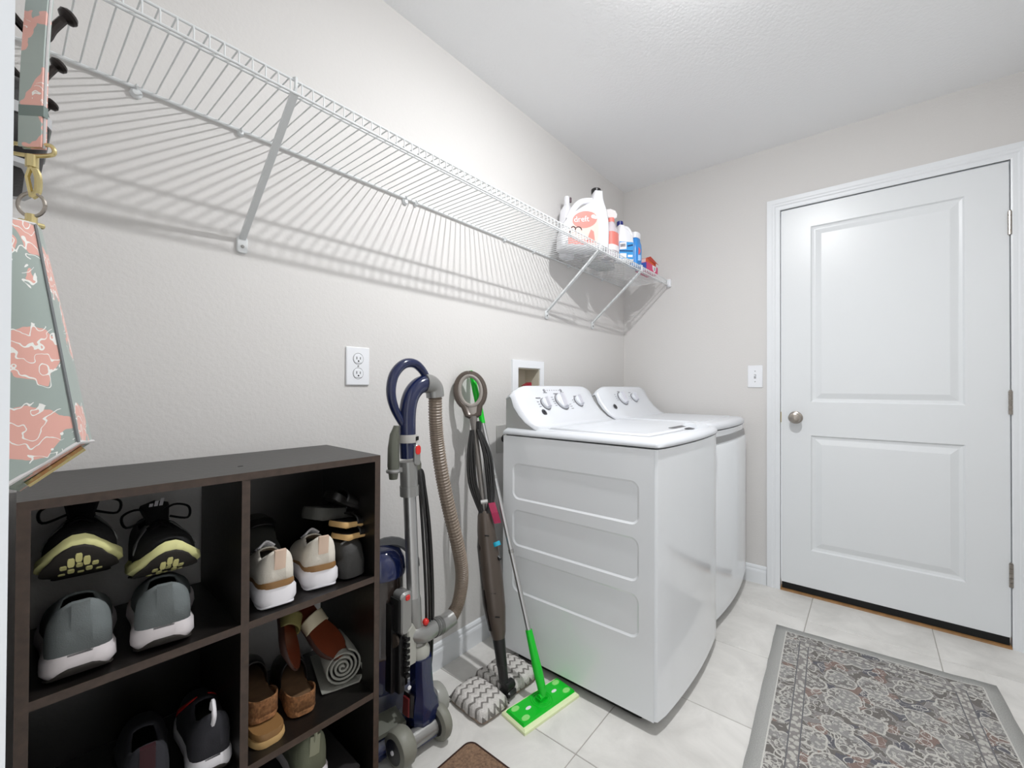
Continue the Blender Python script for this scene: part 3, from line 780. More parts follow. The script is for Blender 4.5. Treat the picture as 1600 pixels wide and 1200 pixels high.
M_upperW = mat('off white knit', (222, 216, 204), 0.8, bump=0.3, bscale=500, var=0.06, vscale=20)
M_tan = mat('tan rand', (140, 104, 62), 0.5)
M_peach = mat('peach heel tab', (222, 196, 176), 0.6)
HLOW = [(0, 0.078), (0.03, 0.088), (0.12, 0.080), (0.28, 0.062), (0.38, 0.074), (0.45, 0.080), (0.6, 0.062), (0.75, 0.047), (0.9, 0.036), (0.97, 0.020), (1.0, 0.006)]
ZT1 = [(0, 0.047), (0.1, 0.040), (0.35, 0.034), (0.6, 0.030), (0.85, 0.030), (1.0, 0.040)]
ZB1 = [(0, 0.020), (0.04, 0.006), (0.12, 0.0), (0.7, 0.0), (0.85, 0.006), (1.0, 0.028)]
zs = SZ[2] + 0.0005
NF = PI/2   # toe towards the wall
for i, (x, lab) in enumerate(((0.052, 'grey knit running shoe with white sole, left one under the black sneakers'), (0.160, 'grey knit running shoe with white sole, right one under the black sneakers'))):
    sneaker('running_shoe', lab, og(x + 0.006, 0.012 - i*0.004, zs), (0, 0, NF + OTH - math.radians(3 + 6*i)), 0.272, 0.108, M_greyknit, M_soleW, M_treaddark, [(a, b*(1-0.1*i)) for a, b in HLOW], ZT1, ZB1,
            group='grey running shoes in the upper left cube', heel=M_greyknit, flare=1.06)
# black sneakers lie on the grey pair, toes raised towards the room
ZT2 = [(0, 0.040), (0.2, 0.036), (0.6, 0.030), (0.85, 0.034), (0.95, 0.044), (1.0, 0.056)]
ZB2 = [(0, 0.012), (0.08, 0.0), (0.6, 0.0), (0.75, 0.003), (0.9, 0.014), (1.0, 0.034)]
for i, (x, yy, lab) in enumerate(((0.070, 0.010, 'black sneaker with yellowed studded sole, left one lying on the grey shoes'), (0.180, 0.014, 'black sneaker with yellowed studded sole, right one lying on the grey shoes'))):
    Lb = 0.265; tilt = math.radians(20 - 3*i)
    # toe tip sits near the front edge; heel goes back and down between the grey toes
    hx, hy, hz = x + 0.006, yy + 0.250, zs + 0.092 - i*0.030
    sneaker('black_sneaker', lab, og(hx, hy, hz), (0, -tilt, -PI/2 + OTH + math.radians(-5 + 3*i)), Lb, 0.105, M_shoeblack, M_yellowsole, M_treaddark, HLOW, ZT2, ZB2,
            group='black sneakers in the upper left cube', tongue=M_shoeblack, laces=M_black, stripes=M_soleoff, loops=True, overlay=mat('pale grey overlay', (128, 129, 128), 0.8), lugs=M_treadyel, flare=1.08)
# white sneakers
ZT3 = [(0, 0.052), (0.1, 0.046), (0.35, 0.040), (0.6, 0.034), (0.85, 0.030), (1.0, 0.036)]
ZB3 = [(0, 0.008), (0.05, 0.002), (0.12, 0.0), (0.75, 0.0), (1.0, 0.020)]
for i, (x, y, lab) in enumerate(((0.364, 0.008, 'white knit sneaker with tan rand beside the centre divider'), (0.466, 0.022, 'white knit sneaker with tan rand, right one of the pair'))):
    sneaker('white_sneaker', lab, og(x, y, zs), (0, 0, NF + OTH - math.radians(7 + 5*i)), 0.25, 0.093, M_upperW, M_soleoff, M_soleoff, [(a, b*0.92) for a, b in HLOW], ZT3, ZB3,
            group='white sneakers in the upper right cube', heel=M_peach, band=M_tan, laces=M_soleoff, flare=1.10)

def slide(name, label, loc, rot, L_, Wd, mfoot, mside, mstrap, thick=0.022, cov=(0.5, 0.72), hstrap=0.05, group=None, cat='sandal', rim=False, full=False, heelcup=None):
    t = thing(name, label, cat, loc, rot, group)
    z0 = [(0, 0.004), (0.1, 0.0), (0.8, 0.0), (1.0, 0.010)]; z1 = [(0, thick*1.2), (0.3, thick), (1.0, thick*0.9)]
    sole_mesh(L_, Wd, z1, z0, 1.0).build('sole', mside, t, local=True, ang=50)
    r_ = [(lerp(0.012, 0.988, tt)*L_, interp(FW, tt)*Wd/2*0.88, interp(z1, tt)+0.0012) for tt in TS]
    mb = MB(); c = lambda x: 0.006*L_*math.sin(x/L_*PI)
    mb.loft([[(a, -b+c(a), z), (a, b+c(a), z), (a, b+c(a), z-0.003), (a, -b+c(a), z-0.003)] for a, b, z in r_]); mb.build('footbed', mfoot, t, local=True)
    mb = MB(); N = 10; rows = []; n = 8
    for i in range(n+1):
        tt = lerp(cov[0], cov[1], i/n); w_ = interp(FW, tt)*Wd/2*1.0; x = tt*L_
        h = hstrap*(1.0 - 0.45*(i/n)) if not full else hstrap*(1.0 - 0.75*(i/n)**2)
        rows.append([(x + (0.012 if not full else 0.0)*math.cos(PI*j/N)*0, w_*math.cos(PI*j/N)*1.0+c(x), thick*0.55 + (h+thick*0.45)*math.sin(PI*j/N)**0.6) for j in range(N+1)])
    mb.loft(rows, closed=False, caps=False); mb.build('strap', mstrap, t, local=True, solid=0.0035, ang=70)
    if heelcup:
        mb = MB(); rows = []
        for tt in TS:
            if tt > 0.36: break
            w_ = interp(FW, tt)*Wd/2*1.0; x = tt*L_; h = heelcup*(1-(tt/0.36)**2)
            rows.append([(x, -w_+c(x), thick*0.5), (x, -w_*1.0+c(x), thick+h), (x, -w_*0.9+c(x), thick+h)])
        mir = [[(p[0], -p[1], p[2]) for p in r] for r in rows]
        mb.loft(rows[::-1] + mir, closed=False, caps=False); mb.build('heel_cup', mside, t, local=True, solid=0.004, ang=60)
    return t
M_blackleather = mat('black leather', (20, 19, 18), 0.4)
M_blackfoam = mat('charcoal foam', (62, 62, 58), 0.7, bump=0.3, bscale=300)
M_cork = mat('speckled cork', (150, 104, 66), 0.8, bump=0.5, bscale=260, var=0.45, vscale=140)
M_corkbed = mat('suede footbed', (112, 84, 58), 0.8, var=0.2, vscale=30)
M_tansole = mat('tan crepe sole', (196, 160, 106), 0.7)
M_cognac = mat('cognac leather', (100, 46, 26), 0.32, var=0.15, vscale=20)
M_olive = mat('olive leather', (128, 120, 72), 0.5)
M_cream = mat('cream leather', (196, 186, 160), 0.5)
M_brownsole = mat('dark brown sole', (58, 34, 26), 0.6)
M_towel = mat('grey towel', (150, 150, 142), 0.95, bump=0.8, bscale=300)
# upper right cube, behind and beside the white pair
slide('slide_sandal', 'charcoal foam slide sandal lying over the right white sneaker', og(0.462, 0.10, zs+0.150), (math.radians(0), math.radians(10), math.radians(20)), 0.19, 0.085, M_blackfoam, M_blackfoam, M_blackleather, 0.026, (0.5, 0.7), 0.03)
slide('slide_sandal', 'charcoal foam slide sandal standing behind the left white sneaker', og(0.388, 0.15, zs+0.05), (0, math.radians(-25), NF+math.radians(-8)), 0.17, 0.085, M_blackfoam, M_blackfoam, M_blackleather, 0.024, (0.5, 0.75), 0.03)
slide('flat_sandal', 'black flat sandal with tan sole edge, lower one of the slanted stack', og(0.520, 0.06, zs+0.094), (0, math.radians(4), NF+math.radians(-72)), 0.07+0.02, 0.075, M_blackleather, M_tansole, M_blackleather, 0.014, (0.5, 0.75), 0.02)
slide('flat_sandal', 'black flat sandal with tan sole edge, upper one of the slanted stack', og(0.518, 0.07, zs+0.124), (0, math.radians(8), NF+math.radians(-72)), 0.09, 0.075, M_blackleather, M_tansole, M_blackleather, 0.014, (0.5, 0.75), 0.02)
slide('dress_loafer', 'shiny black slip-on leaning on top of the flat sandals', og(0.508, 0.09, zs+0.196), (0, math.radians(30), NF+math.radians(-75)), 0.11, 0.07, M_blackleather, M_blackleather, M_blackleather, 0.016, (0.35, 0.8), 0.022, cat='shoe')
t = thing('zip_pouch', 'soft black pouch with grey seam at the right end of the upper cube', 'pouch', og(0.555, 0.07, zs))
mb = MB(); c0 = Vector(og(0.5475, 0.075, zs))
for zz in (0,): pass
rings = []
for z, sx, sy in ((0.0, 0.8, 0.8), (0.006, 1, 1), (0.04, 1.02, 1.0), (0.075, 0.95, 0.8), (0.088, 0.8, 0.5)):
    rings.append([(c0.x + 0.035*sx*math.copysign(abs(math.cos(a))**0.6, math.cos(a)), c0.y + 0.055*sy*math.copysign(abs(math.sin(a))**0.6, math.sin(a)), c0.z + z) for a in [2*PI*k/16 for k in range(16)]])
mb.loft(rings); mb.build('body', mat('black nylon', (34, 33, 31), 0.6, bump=0.8, bscale=60), t)
mb = MB(); mb.tube(spline([(c0.x-0.026, c0.y-0.03, c0.z+0.088), (c0.x+0.0, c0.y-0.02, c0.z+0.0925), (c0.x+0.024, c0.y-0.012, c0.z+0.088)], 5), 0.003, 6); mb.build('zip', M_greyover, t)

# middle right cube: cork clogs, leather sandals, rolled towel
zm = SZ[1] + 0.0005
for i, (x, y, lab) in enumerate(((0.354, 0.055, 'black clog with speckled cork heel beside the centre divider'), (0.436, 0.050, 'black clog with speckled cork heel next to the rolled towel'))):
    slide('cork_clog', lab, og(x, y, zm + (0.031 if i == 0 else 0)), (0, 0, NF + OTH - math.radians(4 + 5*i)), 0.22, 0.080, M_corkbed, M_cork, M_blackleather, 0.030, (0.42, 0.98), 0.062, group='cork clogs in the middle right cube', full=True, heelcup=0.022, cat='clog')
mb = MB()
t = thing('tan_sandal', 'tan wedge soled sandal under the left cork clog', 'sandal', og(0.352, 0.020, zm))
# leather sandals leaning over the clogs
slide('leather_sandal', 'cognac leather sandal with the sole turned up, nearest the rolled towel', og(0.478, 0.235, zm+0.19), (math.radians(8), math.radians(38), -NF+math.radians(24)), 0.205, 0.082, M_cognac, M_brownsole, M_cream, 0.016, (0.35, 0.5), 0.032, group='leather sandals leaning in the middle right cube')
slide('leather_sandal', 'dark brown leather sandal leaning on edge over the cork clogs', og(0.452, 0.245, zm+0.205), (math.radians(-58), math.radians(32), -NF+math.radians(-14)), 0.20, 0.08, M_cognac, M_brownsole, M_olive, 0.016, (0.35, 0.5), 0.032, group='leather sandals leaning in the middle right cube')
# rolled towel: spiral extruded
t = thing('rolled_towel', 'rolled grey cloth at the right of the middle cube', 'towel', og(0.535, 0.10, zm))
prof = []
turns = 4.2
for k in range(0, 97):
    a = 2*PI*turns*k/96; r = 0.005 + 0.043*k/96
    prof.append((r*math.cos(a), r*math.sin(a)*0.98))
mb = MB(); c0 = Vector(og(0.545, 0.075, zm+0.0505)); dv = Vector((0.05, 0.17, 0)); px_ = Vector((0.96, -0.28, 0))
rings = []
for s_ in (0.0, 0.01, 0.5, 0.99, 1.0):
    rings.append([tuple(c0 + dv*s_ + px_*x*(0.97 if s_ in (0,1) else 1) + Vector((0,0,z*(0.97 if s_ in (0,1) else 1)))) for x, z in prof])
mb.loft(rings, closed=False, caps=False); mb.build('cloth_roll', M_towel, t, solid=0.0055, ang=70)
mb = MB(); mb.loft([[tuple(c0 + dv*s_ + px_*x + Vector((0,0,z))) for x, z in ((0.048, 0.0), (0.052, -0.03), (0.040, -0.049), (-0.02, -0.0495), (-0.05, -0.047), (-0.052, -0.043), (-0.02, -0.0455), (0.038, -0.045), (0.047, -0.028), (0.044, 0.0))] for s_ in (-0.03, 0.98)]); mb.build('loose_end', M_towel, t)
# bottom cubes
zb_ = SZ[0] + 0.0005
sneaker('olive_sneaker', 'olive sneaker with a pull loop in the lower right cube', og(0.452, 0.03, zb_+0.115), (0, math.radians(0), NF + OTH - math.radians(8)), 0.26, 0.095, mat('olive canvas', (112, 116, 96), 0.8, bump=0.3, bscale=400), M_soleW, M_treaddark, [(a, b*1.1) for a, b in HLOW], ZT1, ZB1, tongue=M_olive, laces=M_cream, loop=mat('olive webbing', (150, 152, 130), 0.8), heel=mat('olive webbing', (150, 152, 130), 0.8))
for i, (x, lab) in enumerate(((0.40, 'lower shoe box lid dark'),)): pass
t = thing('shoe_box', 'dark shoe box under the olive sneaker in the lower right cube', 'box', og(0.45, 0.15, zb_))
mb = MB(); mb.v = []; mb.box(0.345, 0.56, 0.02, 0.285, zb_, zb_+0.09); mb.v = [tuple(Vector(og(p[0], p[1], p[2]))) for p in mb.v]; b_ = mb.build('box_body', mat('dark card', (26, 24, 24), 0.7), t, smooth=False)
mb = MB(); mb.box(0.343, 0.562, 0.018, 0.287, zb_+0.09, zb_+0.114); mb.v = [tuple(Vector(og(p[0], p[1], p[2]))) for p in mb.v]; mb.build('lid', mat('dark card lid', (34, 31, 31), 0.7), t, smooth=False)
zl_ = SZ[1] + 0.0005
for i, (x, lab, sm, lc) in enumerate(((0.146, 'black running shoe with dark crimson heel tab in the shadowed middle left cube', M_black, mat('crimson lace', (52, 15, 23), 0.8)), (0.246, 'black running shoe with white heel loop in the shadowed middle left cube', M_soleoff, M_black))):
    sneaker('dark_running_shoe', lab, og(x, 0.018, zl_), (0, 0, NF + OTH - math.radians(6)), 0.25, 0.09, mat('charcoal knit', (40, 40, 46), 0.85, bump=0.3, bscale=500), sm, M_treaddark, [(a, b*1.0) for a, b in HLOW], ZT1, ZB1, heel=(None if i else lc), loop=(M_soleoff if i else None), overlay=(M_red if i else None), flare=1.03)

# tan wedge sandal parts
ts = [o for o in COL.objects if o.name.startswith('tan_sandal')][0]
ts.location = og(0.356, 0.020, zm); 
mb = sole_mesh(0.22, 0.088, [(0, 0.015), (1, 0.014)], [(0, 0.0), (1, 0.0)], 1.0); mb.rot(Matrix.Rotation(NF, 3, 'Z')).build('sole', M_tansole, ts, local=True)
mb = sole_mesh(0.215, 0.080, [(0, 0.030), (1, 0.029)], [(0, 0.0155), (1, 0.0145)], 1.0); mb.rot(Matrix.Rotation(NF, 3, 'Z')).build('footbed', M_tan, ts, local=True)

# ------------------------------------------------------------------ coat rack with hooks, wristlet bag, dark bag
ZH = 1.56
cr = thing('coat_rack', 'row of dark bronze coat hooks on the near wall', 'coat rack', (X0, 0.9, ZH))
mb = MB(); mb.cbox(X0+0.0005, X0+0.013, 0.52, 1.24, ZH-0.05, ZH+0.035, 0.003); mb.build('board', M_trim, cr)
HY = (0.706, 0.846, 0.986, 1.133)
h0 = None
for y in HY:
    if h0 is None:
        mb = MB(); mb.prism(rrect(-0.012, 0.012, -0.03, 0.03, 0.011, 4), 0.0, 0.006, 0.001)
        mb.v = [(0.013 + p[1], p[0], p[2]) for p in mb.v]
        mb.tube(spline([(0.016, 0, 0.022), (0.028, 0, 0.008), (0.040, 0, -0.002), (0.050, 0, 0.004), (0.056, 0, 0.020), (0.066, 0, 0.040)], 6), 0.0052, 8)
        h0 = mb.build('hook', M_bronze, cr, local=True); h0.location = (0, y-0.9, 0)
        mb = MB(); R = Matrix.Rotation(math.radians(38), 3, 'Y')
        mb.lathe([(0.0005, -0.004), (0.005, -0.004), (0.0105, 0.0), (0.0115, 0.004), (0.009, 0.008), (0.0005, 0.0095)], (0.0685, 0, 0.044), 14, R=R); k0 = mb.build('hook_knob', M_bronze, h0, local=True)
    else:
        c = copyobj(h0, (0, y-0.9, 0), cr)
        copyobj(k0, (0,0,0), c)

def floral(nm='sage floral vinyl', thr=0.44):
    m = bpy.data.materials.new(nm); m.use_nodes = True
    nt = m.node_tree; b = nt.nodes['Principled BSDF']; b.inputs['Roughness'].default_value = 0.35
    tc = nt.nodes.new('ShaderNodeTexCoord')
    n = nt.nodes.new('ShaderNodeTexNoise'); n.inputs['Scale'].default_value = 30; n.inputs['Detail'].default_value = 2.5
    link(nt, tc.outputs['Object'], n.inputs['Vector'])
    mp = nt.nodes.new('ShaderNodeVectorMath'); mp.operation = 'MULTIPLY_ADD'; mp.inputs[1].default_value = (0.05, 0.05, 0.05)
    link(nt, n.outputs['Color'], mp.inputs[0]); link(nt, tc.outputs['Object'], mp.inputs[2])
    v = nt.nodes.new('ShaderNodeTexVoronoi'); v.inputs['Scale'].default_value = 15; v.inputs['Randomness'].default_value = 0.8
    link(nt, mp.outputs[0], v.inputs['Vector'])
    def cmp(op, a, val):
        q = nt.nodes.new('ShaderNodeMath'); q.operation = op; link(nt, a, q.inputs[0]); q.inputs[1].default_value = val; return q.outputs[0]
    pink = cmp('LESS_THAN', v.outputs['Distance'], thr)
    sub = nt.nodes.new('ShaderNodeTexWave'); sub.wave_type = 'RINGS'; sub.inputs['Scale'].default_value = 20; sub.inputs['Distortion'].default_value = 14; sub.inputs['Detail'].default_value = 1; sub.inputs['Detail Scale'].default_value = 2.2
    link(nt, mp.outputs[0], sub.inputs['Vector'])
    linef = cmp('GREATER_THAN', sub.outputs['Fac'], 0.95)
    near = cmp('LESS_THAN', v.outputs['Distance'], 0.50)
    l2 = nt.nodes.new('ShaderNodeMath'); l2.operation = 'MULTIPLY'; link(nt, linef, l2.inputs[0]); link(nt, near, l2.inputs[1])
    m1 = nt.nodes.new('ShaderNodeMix'); m1.data_type = 'RGBA'; link(nt, pink, m1.inputs[0])
    m1.inputs[6].default_value = srgb((158, 170, 165)) + (1,); m1.inputs[7].default_value = srgb((226, 172, 160)) + (1,)
    m2 = nt.nodes.new('ShaderNodeMix'); m2.data_type = 'RGBA'; link(nt, l2.outputs[0], m2.inputs[0]); link(nt, m1.outputs[2], m2.inputs[6]); m2.inputs[7].default_value = srgb((238, 238, 234)) + (1,)
    link(nt, m2.outputs[2], b.inputs['Base Color'])
    return m
M_floral = floral(); M_strap = floral('sage floral strap', 0.58)
M_piping = mat('pale piping', (206, 204, 204), 0.5)
bag = thing('wristlet_bag', 'sage green wristlet bag with pink flowers hanging by its strap from the first coat hook', 'bag', (0.03, 0.66, 1.01))
A0, A1, A2, A3 = (0.004, 0.60, 1.252), (0.0225, 0.62, 1.256), (0.0305, 0.70, 1.270), (0.006, 0.71, 1.268)
B0, B1, B2, B3 = (0.004, 0.60, 1.008), (0.0540, 0.62, 1.0425), (0.0730, 0.70, 1.035), (0.018, 0.71, 0.985)
def blend(a, b, t): return tuple(lerp(a[k], b[k], t) for k in range(3))
mb = MB(); rings = []
for q in range(9):
    t_ = q/8; base = [blend(a, b, t_) for a, b in ((A0, B0), (A1, B1), (A2, B2), (A3, B3))]
    ring = []
    for k in range(4):
        for s_ in range(4):
            p = Vector(blend(base[k], base[(k+1) % 4], s_/4))
            if k in (0, 1):
                n_ = Vector((0.35, -0.94, 0)) if k == 0 else Vector((0.97, -0.2, 0.1))
                p = p + n_*0.004*math.sin(PI*s_/4)*math.sin(PI*(0.15+0.7*t_))
            ring.append(tuple(p))
    rings.append(ring)
mb.loft(rings); mb.build('pouch', M_floral, bag, ang=25)
mb = MB(); mb.tube([blend(A1, B1, q/8) for q in range(9)], 0.0018, 6); mb.build('piping', mat('grey piping', (120, 124, 126), 0.6), bag)
mb = MB(); mb.tube([B0, blend(B0, B1, 0.5), B1, B2], 0.0022, 6); mb.build('piping', M_piping, bag)
mb = MB(); mb.tube([A0, A1, A2, A3, A0], 0.0015, 6); mb.build('piping', M_piping, bag)
mb = MB(); p0, p1 = Vector(blend(B0, B3, 0.5)), Vector(blend(B1, B2, 0.5)); up_ = Vector((0.0, -0.02, -0.004))
mb.tube([tuple(p0+(p1-p0)*0.15+Vector((0.002,-0.002,-0.003))), tuple(p0+(p1-p0)*0.92+Vector((0.002,-0.002,-0.003)))], 0.0035, 6); z_ = mb.build('zip', M_gold, bag)
mb = MB(); c = Vector(blend(A0, A2, 0.62)); c = Vector((0.0215, 0.655, 1.262)); mb.tube([(c.x-0.008, c.y-0.008, c.z+0.001), (c.x+0.008, c.y+0.008, c.z+0.004)], 0.003, 8); mb.tube([tuple(c), (c.x, c.y, c.z+0.012)], 0.0045, 8); mb.build('strap_anchor', M_gold, bag)
mb = MB(); mb.torus((c.x, c.y, c.z+0.022), 0.012, 0.0017, (0.75, -0.65, 0), (0, 0, 1), 24, 8); mb.build('ring', M_nickel, bag)
mb = MB(); mb.tube(spline([(c.x, c.y, c.z+0.030), (c.x+0.004, c.y-0.002, c.z+0.036), (c.x+0.004, c.y-0.002, c.z+0.052), (c.x, c.y, c.z+0.062)], 5), 0.0032, 8); mb.tube([(c.x, c.y, c.z+0.030), (c.x-0.003, c.y+0.002, c.z+0.05), (c.x, c.y, c.z+0.064)], 0.0022, 6); mb.lathe([(0.0005, 0.060), (0.005, 0.060), (0.005, 0.072), (0.0005, 0.072)], tuple(c), 12); mb.build('swivel_clasp', M_gold, bag)
zt_ = c.z + 0.078
mb = MB(); mb.tube(spline([(c.x-0.013, c.y+0.012, zt_+0.006), (c.x-0.016, c.y+0.014, zt_-0.003), (c.x, c.y, zt_-0.006), (c.x+0.014, c.y-0.012, zt_-0.003), (c.x+0.012, c.y-0.01, zt_+0.006), (c.x, c.y, zt_+0.004), (c.x-0.013, c.y+0.012, zt_+0.006)], 5), 0.002, 8); mb.build('strap_loop', M_gold, bag)
# strap: folded band from the clasp up over the hook
def strap(off, ztop):
    mb = MB(); wv = Vector((0.0075, -0.0075, 0)); nv = Vector((0.6, 0.6, 0)); rings = []
    for q in range(11):
        t_ = q/10; z = lerp(zt_+0.002, ztop, t_); ctr = Vector((lerp(c.x, 0.030, t_*t_)+off+0.0005, lerp(c.y, 0.700, t_**1.5)+off, z))
        rings.append([tuple(ctr-wv-nv*0.001), tuple(ctr+wv-nv*0.001), tuple(ctr+wv+nv*0.001), tuple(ctr-wv+nv*0.001)])
    mb.loft(rings); return mb
s1 = strap(-0.002, 1.57).build('strap', M_strap, bag, smooth=False)
s2 = strap(0.0012, 1.57).build('strap', M_strap, bag, smooth=False)
mb = strap(-0.0006, 1.57); k_ = Vector((0.0085, -0.0085, 0)); mb2 = MB()
mb2.tube([(lerp(c.x, 0.030, (q/10)**2)+0.0078, lerp(c.y, 0.70, (q/10)**1.5)-0.0078, lerp(zt_+0.002, 1.57, q/10)) for q in range(11)], 0.0013, 5); mb2.build('strap_edge', M_piping, s2, origin=tuple(bag.location))
mb2 = MB(); zz = zt_ + 0.034; wv_ = Vector((0.0082, -0.0082, 0)); nv_ = Vector((0.0018, 0.0018, 0)); cc = Vector((c.x+0.0005, c.y+0.001, 0))
mb2.loft([[tuple(cc-wv_-nv_+Vector((0,0,z))), tuple(cc+wv_-nv_+Vector((0,0,z))), tuple(cc+wv_+nv_+Vector((0,0,z))), tuple(cc-wv_+nv_+Vector((0,0,z)))] for z in (zz, zz+0.011)]); mb2.build('strap_keeper', mat('keeper grey green', (112, 126, 122), 0.5), bag, smooth=False)
# loop over the hook
mb = MB(); mb.loft([[(0.030+0.006*math.cos(a)+d*0.0, 0.700-0.0085, 1.57+0.004*math.sin(a)), (0.030+0.006*math.cos(a), 0.700+0.0085, 1.57+0.004*math.sin(a))] for a in [PI*k/6 for k in range(7)] for d in (0,)], closed=False, caps=False); mb.build('strap_fold', M_strap, bag, solid=0.001)

bk = thing('sling_bag', 'black sling bag with a pale grey trim line hanging behind the wristlet strap', 'bag', (0.02, 0.95, 1.40))
mb = MB(); rings = []
for z, d, y0, y1 in ((1.392, 0.016, 0.88, 1.02), (1.402, 0.028, 0.86, 1.04), (1.44, 0.039, 0.85, 1.05), (1.47, 0.041, 0.85, 1.05), (1.50, 0.036, 0.86, 1.04), (1.515, 0.028, 0.88, 1.02), (1.526, 0.020, 0.90, 1.0)):
    xb = X0 + 0.016; rings.append([(xb, y0, z), (xb+d*0.8, y0+0.006, z), (xb+d, y0+0.03, z), (xb+d, y1-0.03, z), (xb+d*0.8, y1-0.006, z), (xb, y1, z)])
mb.loft(rings); mb.build('body', mat('black bag fabric', (24, 22, 22), 0.6, bump=0.4, bscale=200), bk, ang=60)
def trimline(z0, z1, d0, y0, y1, m, nm):
    mb = MB(); xb = X0 + 0.016
    mb.loft([[(xb, y0-0.001, z), (xb+d0*0.8, y0+0.005, z), (xb+d0+0.0012, y0+0.03, z), (xb+d0+0.0012, y1-0.03, z), (xb+d0*0.8, y1-0.005, z), (xb, y1+0.001, z)] for z in (z0, z1)]); mb.build(nm, m, bk, smooth=False)
trimline(1.456, 1.470, 0.0412, 0.849, 1.051, mat('pale trim', (176, 178, 180), 0.5), 'trim_band')
trimline(1.394, 1.401, 0.0275, 0.859, 1.041, mat('pale trim', (176, 178, 180), 0.5), 'trim_band')
mb = MB(); mb.tube(spline([(0.03, 0.93, 1.524), (0.036, 0.975, 1.572), (0.036, 0.99, 1.572), (0.03, 1.0, 1.524)], 5), 0.004, 6); mb.build('carry_loop', M_cord, bk)

# ------------------------------------------------------------------ upright vacuum
VX, VY = 0.822, 1.09
vac = thing('upright_vacuum', 'navy and silver upright vacuum cleaner with a long corrugated hose', 'vacuum', (VX, VY, 0))
def wand(z): return interp([(0.0, 0.868), (0.1, 0.860), (0.32, 0.836), (0.48, 0.826), (0.88, 0.805), (1.0, 0.801)], z)
wy = 1.080
# handle grip: curved navy tube and D loop
pts = spline([(wand(0.885), wy, 0.885), (0.801, wy, 0.96), (0.802, wy, 1.03), (0.815, wy, 1.075), (0.842, wy, 1.103), (0.872, wy, 1.113)], 6)
mb = MB(); mb.tube(pts, [lerp(0.0245, 0.027, i/(len(pts)-1)) for i in range(len(pts))], 16); mb.build('handle_grip', M_navy, vac)
pts = spline([(0.786, wy, 0.985), (0.755, wy, 1.035), (0.742, wy, 1.085), (0.752, wy, 1.135), (0.785, wy, 1.168), (0.826, wy, 1.172), (0.860, wy, 1.148), (0.882, wy, 1.112)], 7)
mb = MB(); mb.tube(pts, [0.011+0.004*math.sin(PI*i/(len(pts)-1)) for i in range(len(pts))], 12); mb.build('handle_loop', M_navy, vac)
pts = spline([(0.862, wy, 1.112), (0.886, wy, 1.110), (0.904, wy, 1.096), (0.909, wy, 1.068)], 6)
mb = MB(); mb.tube(pts, [lerp(0.031, 0.0285, i/(len(pts)-1)) for i in range(len(pts))], 16); mb.build('elbow', M_silver, vac)
mb = MB(); mb.lathe([(0.001, 0.932), (0.0285, 0.932), (0.029, 0.936), (0.029, 0.952), (0.0285, 0.956), (0.001, 0.956)], (0.802, wy, 0), 20); cl = mb.build('collar', mat('light collar', (176, 174, 170), 0.4), vac)
mb = MB()
for k in range(4): mb.box(0.812+k*0.0045, 0.815+k*0.0045, wy-0.0292+k*0.003, wy-0.02, 0.938, 0.950)
mb.build('vents', M_dark, cl, origin=tuple(vac.location), smooth=False)
mb = MB(); mb.prism(rrect(0.806, 0.828, 0.862, 0.926, 0.010, 4), wy-0.032, wy-0.018, 0.003); bt = mb.build('release_button', M_silver, vac)
mb = MB(); mb.prism(rrect(0.8075, 0.8265, 0.896, 0.924, 0.009, 4), wy-0.034, wy-0.030, 0.001); mb.build('red_button', M_red, bt, origin=tuple(vac.location))
# lower grip cuff and wand
mb = MB(); mb.tube([(wand(0.80), wy, 0.80), (wand(0.875), wy, 0.875)], 0.027, 16); mb.build('cuff', M_silver, vac)
mb = MB(); mb.tube([(wand(z), wy, z) for z in (0.45, 0.60, 0.72, 0.82)], 0.0195, 16); mb.build('wand', M_alu, vac)
mb = MB(); mb.tube([(wand(z), wy, z) for z in (0.33, 0.36, 0.445, 0.455)], [0.022, 0.0225, 0.0225, 0.021], 16); mb.build('lower_wand', M_silver, vac)
mb = MB(); mb.tube([(wand(0.77), wy, 0.77), (wand(0.80), wy, 0.80)], 0.029, 16); mb.build('cuff_ring', M_silver, vac)
# crevice tool on its side holder
mb = MB(); mb.torus((0.752, wy, 0.852), 0.016, 0.006, (1,0,0), (0,1,0), 16, 8); mb.box(0.764, 0.79, wy-0.006, wy+0.006, 0.846, 0.86); hd = mb.build('tool_holder', M_silver, vac)
rings = []
for z, a, b, dx in ((0.828, 0.012, 0.012, 0), (0.842, 0.014, 0.014, 0), (0.868, 0.0185, 0.015, 0), (0.92, 0.018, 0.014, 0), (0.96, 0.014, 0.013, 0.003), (0.985, 0.006, 0.012, 0.010)):
    rings.append([(0.752+dx+a*math.cos(2*PI*k/12), wy+b*math.sin(2*PI*k/12), z) for k in range(12)])
mb = MB(); mb.loft(rings); mb.build('crevice_tool', M_greygreen, vac)
